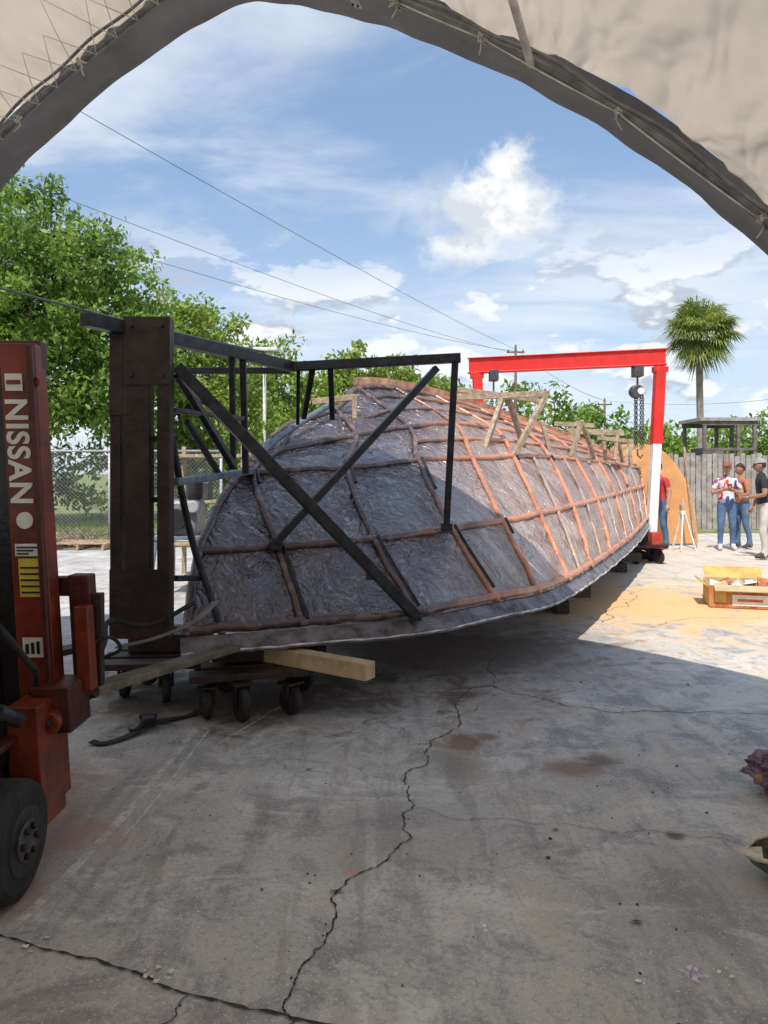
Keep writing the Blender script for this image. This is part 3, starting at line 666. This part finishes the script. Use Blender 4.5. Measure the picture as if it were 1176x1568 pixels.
def tree(name,x,y,lobes,dens,rc,per,size,mat,tr_=.25):
    e=empty(name)
    top=max(l[2] for l in lobes)
    parts=[sweep_data([Vector((x,y,0)),Vector((x+.1,y,1.2)),Vector((x-.1,y+.1,top*.45)),Vector((x,y,top*.8))],[tr_*1.3,tr_,tr_*.8,tr_*.3],9)]
    for l in lobes:
        a=Vector((x,y,random.uniform(1.5,top*.45))); b_=Vector(l[:3]); m_=(a+b_)/2+Vector((0,0,-.4))
        parts.append(sweep_data([a,m_,b_],[tr_*.5,tr_*.35,tr_*.12],7))
        for k in range(4):
            c=b_+Vector((random.gauss(0,l[3]*.45),random.gauss(0,l[3]*.45),random.gauss(0,l[4]*.4))); parts.append(sweep_data([m_.lerp(b_,.6),c],[tr_*.2,.02],5))
    V,F=merge(parts); obj('trunk_and_limbs',V,F,bark,e,True)
    cs,rs=clumps(lobes,dens,rc); leaves('foliage',cs,rs,per,size,mat,e)
tree('broadleaf_tree',-11.0,21,[(-11.2,21,8.2,2.6,2.3),(-9.6,20.5,6.8,2.5,2.2),(-12.4,21,6.3,2.6,2.2),(-8.6,21.5,7.0,1.9,1.9),(-9.8,19.8,3.9,2.3,1.9),(-7.6,21.2,4.8,2.0,2.3),(-12.2,20.5,3.6,2.2,1.8),(-10.6,22,4.8,2.6,2.2)],20,.55,56,.20,lm,.3)
tree('broadleaf_tree',-6.6,25,[(-7.3,25,6.2,1.8,1.8),(-6.1,25.5,5.1,2.0,1.9),(-7.5,24.5,3.5,2.0,1.6),(-5.4,25,3.2,2.0,1.7),(-6.6,25,5.6,1.4,2.1)],19,.52,48,.22,lm2,.2)
tree('broadleaf_tree',-5.2,32,[(-5.9,32,5.6,1.8,1.7),(-4.6,32,5.2,2.0,1.8),(-3.6,33,4.2,2.2,1.8),(-6.2,32,3.2,2.4,1.9),(-4.2,32,2.8,2.4,1.7)],13,.6,38,.28,lm2,.2)
tree('broadleaf_tree',-.8,36,[(-.9,36,5.8,2.2,1.9),(-2.6,36.5,4.9,2.2,1.9),(.9,36.5,5.2,2.3,1.7),(2.6,37,4.4,2.3,1.9),(-.2,36,3.5,2.8,1.9),(4.2,37,3.8,2.0,1.6)],13,.65,38,.32,lm2,.22)
cs=[];rs=[]
for i in range(1000):
    X=random.uniform(-14,46); Y=random.uniform(50,60); hmax=3.3+2.0*abs(noise.noise(Vector((X*.16,2.2,0))))*2+(2.6 if 9<X<16.5 else (1.2 if 16.5<X<30 else 0))
    Z=random.uniform(.8,hmax); cs.append((X,Y,Z)); rs.append(random.uniform(.7,1.3))
leaves('distant_trees',cs,rs,34,.5,lm)
cs=[];rs=[]
for i in range(150):
    cs.append((random.uniform(-16,-3.5),random.uniform(23.5,26),random.uniform(.3,2.4))); rs.append(.6)
leaves('hedge_bushes',cs,rs,44,.22,lm)
gm=leaf_mat('grass_blades',(.16,.23,.04),(.29,.35,.09),(.36,.36,.15))
n=16000
x=rng.uniform(-15,-2.6,n); y=rng.uniform(15.0,22.5,n); h=rng.uniform(.05,.16,n); a=rng.uniform(0,6.28,n)
v=np.stack([np.stack([x-np.cos(a)*.02,y-np.sin(a)*.02,0*x],1),np.stack([x+np.cos(a)*.02,y+np.sin(a)*.02,0*x],1),np.stack([x+rng.normal(0,.04,n),y+rng.normal(0,.04,n),h],1)],1).reshape(-1,3)
me=bpy.data.meshes.new('grass'); me.vertices.add(3*n); me.vertices.foreach_set('co',v.ravel()); me.loops.add(3*n); me.loops.foreach_set('vertex_index',np.arange(3*n)); me.polygons.add(n); me.polygons.foreach_set('loop_start',np.arange(0,3*n,3)); me.update(); me.validate(); me.materials.append(gm)
COL.objects.link(bpy.data.objects.new('grass',me))

pt=empty('palm_tree'); px,py=12.8,30.
pm=leaf_mat('palm_fronds',(.16,.24,.05),(.28,.34,.08),(.45,.42,.14),1.5)
pb=M('palm_trunk_bark',(.26,.23,.20),.9,0,.3,4,.6)
V,F=sweep_data([Vector((px,py,0)),Vector((px+.05,py,2.5)),Vector((px,py,5)),Vector((px,py,6.9))],[.17,.14,.13,.15],12); obj('trunk',V,F,pb,pt,True)
V=[];F=[]
cp=Vector((px,py,7.25))
for i in range(90):
    az=random.uniform(0,6.283); elv=math.radians(random.choice([random.uniform(-60,10),random.uniform(0,85),random.uniform(-10,60)]))
    d=Vector((math.cos(az)*math.cos(elv),math.sin(az)*math.cos(elv),math.sin(elv)))
    pl_=random.uniform(.6,1.05); hub=cp+d*pl_+Vector((0,0,-.12*pl_))
    sd_=d.cross(Vector((0,0,1))); sd_=sd_.normalized() if sd_.length>.05 else Vector((1,0,0)); o_=len(V)
    V+=[cp+sd_*.02,cp-sd_*.02,hub-sd_*.02,hub+sd_*.02]; F.append((o_,o_+1,o_+2,o_+3))
    up=sd_.cross(d).normalized()
    for k in range(22):
        fa=math.radians(-105+210*k/21); dd=(d*math.cos(fa)+sd_*math.sin(fa)+up*.15).normalized(); ln=random.uniform(.7,1.05)*(1-.25*abs(fa)/1.8)
        m_=hub+dd*ln*.6; tp=hub+dd*ln+Vector((0,0,-.25-.15*random.random())); ss=dd.cross(up).normalized()*.03
        o_=len(V); V+=[hub,m_+ss,tp,m_-ss]; F.append((o_,o_+1,o_+2,o_+3))
obj('fronds',V,F,pm,pt)
V=[];F=[]
dm=M('dead_fronds',(.36,.28,.13),.9)
for i in range(190):
    az=random.uniform(0,6.283); r0=.1; r1=random.uniform(.3,1.3); z1=random.uniform(5.6,6.6)
    a=Vector((px+math.cos(az)*r0,py+math.sin(az)*r0,6.9)); b_=Vector((px+math.cos(az)*r1,py+math.sin(az)*r1,z1)); s_=Vector((-math.sin(az),math.cos(az),0))*.03
    o_=len(V); V+=[a,(a+b_)/2+s_+Vector((0,0,.1)),b_,(a+b_)/2-s_+Vector((0,0,.1))]; F.append((o_,o_+1,o_+2,o_+3))
obj('dead_skirt',V,F,dm,pt)

# ------------------------------------------------------------------ fences, shed, poles
gal=M('galvanised_wire',(.42,.43,.44),.5,.3,.15,10,0)
cf=empty('chain_link_fence')
parts=[]
x0,x1,H=-15.,-3.4,1.95
stp=.085
k=x0-H
while k<x1:
    for sgn in (1,-1):
        a=k; b_=k+H; za,zb=(0.05,H) if sgn>0 else (H,0.05)
        aa=max(a,x0); bb=min(b_,x1)
        if bb>aa:
            f=lambda xx:za+(zb-za)*(xx-a)/(b_-a)
            parts.append(sweep_data([Vector((aa,15.4,f(aa))),Vector((bb,15.4+.005*sgn,f(bb)))],.003,3,cap=False))
    k+=stp
V,F=merge(parts); obj('wire_mesh',V,F,gal,cf)
tube('top_rail',[Vector((x0,15.4,H+.02)),Vector((x1,15.4,H+.02))],.022,gal,cf)
for x in (-14.2,-11.3,-8.45,-5.73,-3.4): tube('post',[Vector((x,15.43,0)),Vector((x,15.43,H+.08))],.03,gal,cf)
brk=M('dry_brush_material',(.34,.24,.16),.95,0,.5,6,.6)
pa=empty('wood_pallet')
for k in range(6): box('slat',(-5.95+.0,14.4+k*.16,.13),(1.1,.10,.02),brk,pa,Matrix.Rotation(.1,3,'Z'))
for k in (-.5,0,.5): box('runner',(-5.95+k,14.8,.065),(.05,.95,.10),brk,pa)
cs=[(random.uniform(-9,-3.2),random.uniform(14.9,17.4),.05) for _ in range(200)]; drym=leaf_mat('dry_leaves',(.26,.18,.11),(.46,.36,.25),(.55,.46,.36))
leaves('leaf_litter',cs,[.25]*200,30,.10,drym)
wf=empty('wood_fence'); fw=M('fence_wood_grey',(.30,.27,.26),.9,0,.35,3,.4,20)
x=4.6
while x<14:
    hh=2.0+random.uniform(-.06,.06); box('picket',(x,20+random.uniform(-.01,.01),hh/2),(.125,.02,hh),fw,wf,bv=0); x+=.15
for z in (.5,1.6): box('rail',(9.3,20.05,z),(9.6,.05,.09),fw,wf,bv=0)
sh=empty('wood_lookout_shed'); sx,sy=9.95,22.
wd2=M('shed_wood',(.16,.14,.125),.9,0,.35,4,.3)
box('roof',(sx,sy,3.06),(1.75,1.6,.10),M('shed_roof',(.30,.29,.28),.8),sh); box('roof_beam',(sx,sy-.7,2.95),(1.6,.08,.12),wd2,sh); box('roof_beam_back',(sx,sy+.7,2.95),(1.6,.08,.12),wd2,sh)
for a in (-.72,0.25,.72):
    for b_ in (-.7,.7): box('post',(sx+a,sy+b_,1.47),(.09,.09,2.9),wd2,sh)
box('deck',(sx,sy,1.9),(1.5,1.4,.08),wd2,sh); box('rail',(sx,sy-.74,2.2),(1.5,.04,.08),wd2,sh); box('side_panel',(sx-.3,sy+.1,2.05),(.6,.9,.4),wd2,sh)
def upole(x,y,h):
    e=empty('utility_pole'); tube('pole',[Vector((x,y,0)),Vector((x,y,h))],[.13,.08],bark,e); box('crossarm',(x,y,h-.5),(1.2,.1,.1),bark,e)
    for k in (-.5,0,.5): cyl('insulator',(x+k,y,h-.44),(x+k,y,h-.22),.05,gal,e,8,0)
upole(8.9,50,10.2); upole(17.9,60,7.6); upole(33,62,8)
wm=M('wire_black',(.06,.06,.065),.6)
def wire(a,b_,sag,r):
    a=Vector(a);b_=Vector(b_); tube('power_line',[a.lerp(b_,i/30)+Vector((0,0,-sag*4*(i/30)*(1-i/30))) for i in range(31)],[r*(.7+1.1*i/30) for i in range(31)],wm,None,5)
wire((-8.2,2.0,6.75),(8.9,50,9.9),.3,.006); wire((-10.3,4,6.4),(8.4,50,9.75),.5,.006); wire((-11.5,4,5.9),(9.4,50,9.7),.6,.006)
wire((-8.5,7,4.6),(-4.04,25,5.6),.12,.022); wire((8.9,50,9.9),(17.9,60,7.4),.4,.01); wire((17.9,60,7.4),(33,62,7.8),.4,.01)
sl=empty('street_lamp'); lw=M('lamp_pole_white',(.62,.63,.64),.5)
tube('pole',[Vector((-4.04,25,0)),Vector((-4.04,25,5.6))],[.075,.05],lw,sl); box('head',(-4.0,25,5.68),(.85,.35,.14),lw,sl,bv=.04); box('arm',(-4.0,25,5.55),(.5,.06,.06),lw,sl)

es=empty('engine_stand')
box('engine_block',(-2.5,9.2,.95),(.45,.5,.45),M('engine_grey',(.22,.22,.24),.5,.4,.4,10,.3),es,bv=.04); cyl('pulley',(-2.5,8.85,.95),(-2.5,8.92,.95),.13,blk,es); cyl('intake',(-2.35,9.2,1.18),(-2.35,9.2,1.4),.1,blk,es); cyl('pulley',(-2.3,8.87,1.1),(-2.3,8.93,1.1),.07,gal,es)
for a in (-.25,.25):
    for b_ in (-.25,.25): beam('leg',(-2.5+a,9.2+b_,.75),(-2.5+a*1.3,9.2+b_*1.3,.01),.04,.04,stl,es)
box('cross',(-2.5,9.2,.72),(.6,.6,.05),stl,es)
rk=empty('storage_rack')
for a in (-3.0,-2.0):
    for b_ in (10.5,11.1): box('upright',(a,b_,.95),(.06,.06,1.9),tim,rk)
for z in (.5,1.1,1.75): box('shelf',(-2.5,10.8,z),(1.1,.7,.04),tim,rk)
for k in range(4): box('carton',(-2.85+k*.24,10.7,.65+.6*(k%2)),(.2,.3,.24),[wht,chm,lum,blk][k],rk)

# ochre curved mould panel, prop, tripod on the right
pnl=M('ochre_panel',(.66,.33,.13),.7,0,.15,2,.1)
pe=empty('curved_plywood_panel'); V=[]
pr=[(4.7,2.06),(5.1,2.12),(5.5,2.09),(5.85,1.92),(6.15,1.56),(6.42,1.05),(6.56,.05)]
n_=24
for j in range(2):
    V.append((4.7,15.2+.05*j,.02))
    for i in range(n_+1):
        q=spl([Vector((a,b_,0)) for a,b_ in pr],6*i/n_); V.append((q.x,15.2+.05*j+.12*(q.x-4.7),q.y))
m_=n_+2
F=[tuple(range(m_)),tuple(range(m_,2*m_))[::-1]]+[(i,(i+1)%m_,m_+(i+1)%m_,m_+i) for i in range(m_)]
obj('panel',V,F,pnl,pe)
beam('prop_pole',(6.15,14.6,.02),(5.92,14.6,2.02),.05,.05,tim,pe)
ts_=empty('tripod_stand')
for a in (0,2.1,4.2): beam('leg',(5.78+.03*math.cos(a),14.3+.03*math.sin(a),.75),(5.78+.25*math.cos(a),14.3+.25*math.sin(a),.01),.03,.03,wht,ts_)
cyl('stem',(5.78,14.3,.5),(5.78,14.3,1.0),.025,gal,ts_); cyl('collar',(5.78,14.3,.7),(5.78,14.3,.78),.05,wht,ts_)

# cardboard box
cb=empty('cardboard_carton'); cm=M('carton_red_print',(.44,.07,.035),.7,0,.3,9,.05,col2=(.50,.24,.10)); ci=M('carton_inside',(.46,.35,.21),.9,0,.15,6,.1); cy=M('carton_yellow',(.52,.34,.10),.7,0,.2,6,.05)
R=Matrix.Rotation(-.28,3,'Z'); bx,by=4.02,8.4
def cbx(n_,dx,dy,z,s,m_,rot=None):
    q=R@Vector((dx,dy,0)); box(n_,(bx+q.x,by+q.y,z),s,m_,cb,R@(rot or Matrix.Identity(3)),.002)
cbx('base',0,0,.018,(.66,.5,.02),ci); cbx('side_near',0,-.25,.135,(.66,.012,.24),cm); cbx('side_far',0,.25,.15,(.66,.012,.27),ci); cbx('side_left',-.33,0,.135,(.012,.49,.24),cy); cbx('side_right',.33,0,.15,(.012,.49,.27),cm)
cbx('flap_left',-.375,0,.26,(.012,.46,.13),cy,Matrix.Rotation(-1.0,3,'Y')); cbx('flap_far',0,.34,.33,(.62,.012,.22),cy,Matrix.Rotation(-1.0,3,'X')); cbx('flap_near',0,-.31,.235,(.58,.012,.12),ci,Matrix.Rotation(2.0,3,'X'))
cbx('print_panel',.08,-.2585,.10,(.36,.003,.12),wht); cbx('print_block',-.22,-.2585,.13,(.12,.003,.12),cy); cbx('print_text',.08,-.2605,.10,(.26,.003,.03),cm)
for k in range(11): cbx('contents',-.24+.05*k,random.uniform(-.14,.14),.22+random.uniform(0,.05),(.13,.17,.015),[wht,ci,cm,wht][k%4],Matrix.Rotation(random.uniform(-.7,.7),3,'Y')@Matrix.Rotation(random.uniform(-.6,.6),3,'X'))
# scrap part at right edge
sc=empty('scrap_engine_part'); mm=M('scrap_brown_purple',(.16,.085,.085),.6,0,.5,14,.5,col2=(.30,.22,.30))
bm=bmesh.new(); bmesh.ops.create_icosphere(bm,subdivisions=5,radius=1)
for v in bm.verts:
    d=v.co.copy(); r=1+.35*noise.noise(d*2.2)+.25*noise.noise(d*5)+.12*noise.noise(d*13); v.co=Vector((d.x*.12*r,d.y*.11*r,max(-.07,d.z*.08*r)))+Vector((1.835,3.45,.115))
me=bpy.data.meshes.new('casting'); bm.to_mesh(me); bm.free(); me.materials.append(mm); o=bpy.data.objects.new('casting',me); COL.objects.link(o); o.parent=sc
cyl('bolt_stub',(1.80,3.38,.08),(1.765,3.33,.05),.022,M('worn_wood',(.30,.18,.10),.7),sc,12); cyl('bolt_stub',(1.75,3.42,.11),(1.71,3.39,.09),.02,M('worn_wood_b',(.30,.18,.10),.7),sc,12)
cyl('foot',(1.84,3.45,.004),(1.84,3.45,.10),.06,mm,sc,16)
sk=empty('woven_sack'); skm=M('woven_dark',(.09,.10,.085),.9,0,.5,40,.8,col2=(.26,.26,.22)); V=[];F=[]
for j in range(9):
    for i in range(25):
        a=i/24*2*math.pi; rr=(.05+.15*math.sin(j/8*math.pi*.5))*(1+.15*noise.noise(Vector((math.cos(a)*2,math.sin(a)*2,j*.3)))); V.append((1.55+rr*math.cos(a)*1.0,2.72+rr*math.sin(a)*.6,.006+.095*(j/8)**1.4+.012*math.cos(a*3)*(j/8)))
for j in range(8):
    for i in range(24): q=j*25+i; F.append((q,q+1,q+26,q+25))
F.append(tuple(range(24))[::-1])
obj('sack_body',V,F,skm,sk,True)
skr=M('sack_rim',(.55,.49,.38),.8,0,.2,20,.3)
tube('torn_rim',[Vector(V[8*25+i])+Vector((0,0,.004)) for i in range(25)],[.008*(1+.6*noise.noise(Vector((i*.9,0,0)))) for i in range(25)],skr,sk,6)
obj('flap',[(1.375,2.68,.095),(1.30,2.71,.11),(1.33,2.76,.105),(1.42,2.78,.098)],[(0,1,2,3)],skr,sk)

# ------------------------------------------------------------------ people
def cloth(n_,c,**k): return M(n_,c,.85,0,.15,12,.25,40,**k)
skinm=M('skin',(.42,.24,.16),.55,0,.08,20,0); skin2=M('skin_tan',(.32,.17,.11),.55,0,.08,20,0)
hairm=M('hair_dark',(.03,.02,.015),.7); jeans=cloth('denim',(.08,.14,.25)); shoe=M('sneaker_white',(.6,.6,.62),.6); shoed=M('boot_dark',(.06,.05,.04),.6)
def sphere_data(c,s,fn=None,n=16):
    bm=bmesh.new(); bmesh.ops.create_uvsphere(bm,u_segments=n,v_segments=n-2,radius=1)
    for v in bm.verts:
        d=v.co.copy()
        if fn: d=fn(d)
        v.co=Vector((d.x*s[0]+c[0],d.y*s[1]+c[1],d.z*s[2]+c[2]))
    bm.verts.index_update(); V=[v.co.copy() for v in bm.verts]; F=[tuple(x.index for x in f.verts) for f in bm.faces]; bm.free(); return V,F
def person(loc,rz,h,arms,shirt,pants,shoes,sk_,hat=None,lean=0.,step=.0,nod=0.):
    k=h/1.72
    e=empty('man',(loc[0],loc[1],.004),rz)
    J={'pel':(0,0,.93,.150,.115),'wai':(0,.0+lean*.3,1.08,.140,.115),'che':(0,lean*.7,1.28,.165,.12),'nb':(0,lean,1.44,.075,.07),'ne':(0,lean+.015,1.53,.055,.058)}
    Ed=[('pel','wai','shirt'),('wai','che','shirt'),('che','nb','shirt'),('nb','ne','skin')]
    for s,t in ((-1,'L'),(1,'R')):
        el_,wr_=arms[t]
        J['sh'+t]=(s*.175,lean,1.40,.068,.068); J['el'+t]=(el_[0],el_[1]+lean,el_[2],.047,.047); J['mi'+t]=tuple((J['sh'+t][i]*.5+J['el'+t][i]*.5) for i in range(3))+(.058,.056)
        J['wr'+t]=(wr_[0],wr_[1]+lean,wr_[2],.030,.030)
        J['hi'+t]=(s*.095,0,.86,.100,.105); J['kn'+t]=(s*.11,.03+s*step*.5,.48,.066,.068); J['ca'+t]=(s*.115,-.01+s*step*.8,.34,.060,.062); J['an'+t]=(s*.12,-.03+s*step,.10,.045,.048); J['to'+t]=(s*.145,.14+s*step,.045,.042,.036); J['he'+t]=(s*.12,-.07+s*step,.045,.036,.036)
        Ed+=[('che','sh'+t,'shirt'),('sh'+t,'mi'+t,'shirt'),('mi'+t,'el'+t,'skin'),('el'+t,'wr'+t,'skin'),('pel','hi'+t,'pants'),('hi'+t,'kn'+t,'pants'),('kn'+t,'ca'+t,'pants'),('ca'+t,'an'+t,'pants'),('an'+t,'to'+t,'shoe'),('an'+t,'he'+t,'shoe')]
    names=list(J); idx={n_:i for i,n_ in enumerate(names)}
    me=bpy.data.meshes.new('b'); me.from_pydata([tuple(c*k for c in J[n_][:3]) for n_ in names],[(idx[a],idx[b_]) for a,b_,_ in Ed],[]); me.update()
    ob=bpy.data.objects.new('b',me); COL.objects.link(ob); md=ob.modifiers.new('s','SKIN'); md.use_smooth_shade=True
    for i,n_ in enumerate(names):
        sv=me.skin_vertices[0].data[i]; sv.radius=(J[n_][3]*k,J[n_][4]*k); sv.use_root=(n_=='pel')
    sb_=ob.modifiers.new('ss','SUBSURF'); sb_.levels=2; sb_.render_levels=2
    bpy.context.view_layer.update()
    m2=bpy.data.meshes.new_from_object(ob.evaluated_get(bpy.context.evaluated_depsgraph_get())); bpy.data.objects.remove(ob)
    m2.materials.clear(); tags={'shirt':0,'pants':1,'shoe':2,'skin':3}
    for q in (shirt,pants,shoes,sk_): m2.materials.append(q)
    segs=[(Vector(J[a][:3])*k,Vector(J[b_][:3])*k,tags[t],(J[a][3]+J[b_][3])/2*k) for a,b_,t in Ed]
    for p in m2.polygons:
        c=p.center; best=9;bt=0
        for a,b_,t,r in segs:
            ab=b_-a; u=max(0,min(1,(c-a).dot(ab)/ab.length_squared)); d=(c-(a+ab*u)).length-r
            if d<best: best=d;bt=t
        if c.z<.955*k and bt==0: bt=1
        if c.z>.97*k and bt==1: bt=0
        p.material_index=bt; p.use_smooth=True
    bo=bpy.data.objects.new('body',m2); COL.objects.link(bo); bo.parent=e
    parts=[]
    for s,t in ((-1,'L'),(1,'R')):
        a=Vector(J['el'+t][:3])*k; w_=Vector(J['wr'+t][:3])*k; d=(w_-a).normalized(); sd_=d.cross(Vector((0,0,1))); sd_=sd_.normalized() if sd_.length>.1 else Vector((0,1,0)); 
        if abs(d.z)>.8: sd_=Vector((0,1,0)); sd_=(sd_-d*sd_.dot(d)).normalized()
        pn=sd_.cross(d).normalized()
        parts.append(sweep_data([w_-d*.02,w_+d*.02,w_+d*.06,w_+d*.09],[.027,.034,.038,.030],10))
        for f,(off,ln) in enumerate(((-.030,.065),(-.010,.075),(.010,.072),(.029,.058))):
            b0=w_+d*.075+sd_*off; b1=b0+d*ln*.45+pn*.006; b2=b1+d*ln*.3+pn*.018; b3=b2+d*ln*.15+pn*.022
            parts.append(sweep_data([b0,b1,b2,b3],[.010,.0095,.0085,.006],6))
        b0=w_+d*.025-sd_*.028; parts.append(sweep_data([b0,b0-sd_*.022+d*.025+pn*.012,b0-sd_*.026+d*.05+pn*.022],[.012,.011,.008],6))
    V,F=merge(parts); obj('hands',V,F,sk_,e,True)
    hc=Vector((0,lean+.035,1.635))*k
    def hf(d):
        d=d.copy()
        if d.z<0: d.x*=1-.28*(-d.z)**1.3; d.y*=1-.08*(-d.z)
        if d.y>.75 and -.45<d.z<.1 and abs(d.x)<.25: d.y+=.18*(1-abs(d.x)*4)*(1-abs(d.z+.2)*2)
        return d
    V,F=sphere_data(hc,(.077*k,.098*k,.118*k),hf,20); obj('head',V,F,sk_,e,True)
    hd=[]
    for s in (-1,1): hd.append(sphere_data(hc+Vector((s*.078,-.005,-.005))*k,(.012*k,.022*k,.032*k),None,8))
    hd.append(sweep_data([hc+Vector((0,.092,.01))*k,hc+Vector((0,.114,-.028))*k,hc+Vector((0,.095,-.034))*k],[.008*k,.014*k,.008*k],6))
    V,F=merge(hd); obj('ears_and_nose',V,F,sk_,e,True)
    V,F=merge([sphere_data(hc+Vector((s*.03,.088,.008))*k,(.011*k,.007*k,.007*k),None,8) for s in(-1,1)]); obj('eyes',V,F,hairm,e)
    V,F=merge([sphere_data(hc+Vector((s*.03,.09,.028))*k,(.018*k,.006*k,.004*k),None,8) for s in(-1,1)]); obj('eyebrows',V,F,hairm,e)
    V,F=sphere_data(hc+Vector((0,.088,-.058))*k,(.024*k,.008*k,.006*k),None,8); obj('mouth',V,F,bpy.data.materials['skin_lip'],e)
    def hairf(d):
        d=d.copy()
        if d.z<.25 and d.y>0.05: d*=.86
        if d.z<-.45: d*=.80
        return d
    V,F=sphere_data(hc+Vector((0,-.008,.012))*k,(.084*k,.102*k,.120*k),hairf,20); obj('hair',V,F,hairm,e,True)
    if hat:
        V,F=sphere_data(hc+Vector((0,-.002,.035))*k,(.090*k,.108*k,.105*k),lambda d:Vector((d.x,d.y,max(d.z,.12))),18); obj('cap',V,F,hat,e,True)
        bmv=[];n_=10
        for j in range(n_+1):
            a=math.pi*j/n_; bmv+= [hc+Vector((math.cos(a)*.085,.04+math.sin(a)*.05,.052))*k, hc+Vector((math.cos(a)*.088,.055+math.sin(a)*.13,.040))*k]
        obj('cap_brim',bmv,[(2*j,2*j+1,2*j+3,2*j+2) for j in range(n_)],hat,e)
    return e
M('skin_lip',(.28,.10,.08),.6)
tri,nt,b=new_mat('tricolour_shirt'); N=nt.nodes;L=nt.links
tc=N.new('ShaderNodeTexCoord'); nn=noise_n(tc.outputs['Object'],5.5,2,.5,.6,(1.2,1.2,.9),0,(1,2,3)); n2=noise_n(tc.outputs['Object'],4.5,2,.5,.6,(1,1,1),0,(7,2,5))
cc=mixc(ramp(nn,.47,.50),(.62,.62,.66,1),(.55,.04,.04,1)); cc=mixc(ramp(n2,.55,.57),cc,(.08,.11,.30,1)); L.new(cc,b.inputs['Base Color']); b.inputs['Roughness'].default_value=.85
hang={'L':((-.25,-.02,1.13),(-.27,.06,.88)),'R':((.25,-.02,1.13),(.27,.06,.88))}
hold={'L':((-.27,.03,1.14),(-.07,.25,1.20)),'R':((.27,.03,1.14),(.07,.25,1.22))}
half={'L':((-.26,.0,1.13),(-.12,.24,1.08)),'R':((.25,-.03,1.13),(.26,.10,.90))}
m1=person((6.67,14.4),math.radians(165),1.68,hold,tri,jeans,shoe,skinm,M('cap_navy',(.25,.08,.06),.8),.02,.03)
box('phone',(0,.33,1.23),(.075,.012,.15),blk,m1,Matrix.Rotation(-.5,3,'X'))
person((7.13,14.7),math.radians(95),1.66,half,cloth('tshirt_orange',(.40,.16,.08)),jeans,shoed,skin2,None,.03,.06)
person((6.64,12.9),math.radians(75),1.72,half,cloth('tshirt_black',(.025,.025,.03)),cloth('trousers_light',(.50,.47,.44)),shoed,skin2,M('cap_grey',(.3,.3,.3),.8),.05,-.05)
person((5.47,14.7),math.radians(120),1.70,hang,cloth('tshirt_red',(.45,.04,.05)),jeans,shoed,skinm,None,.02,.05)
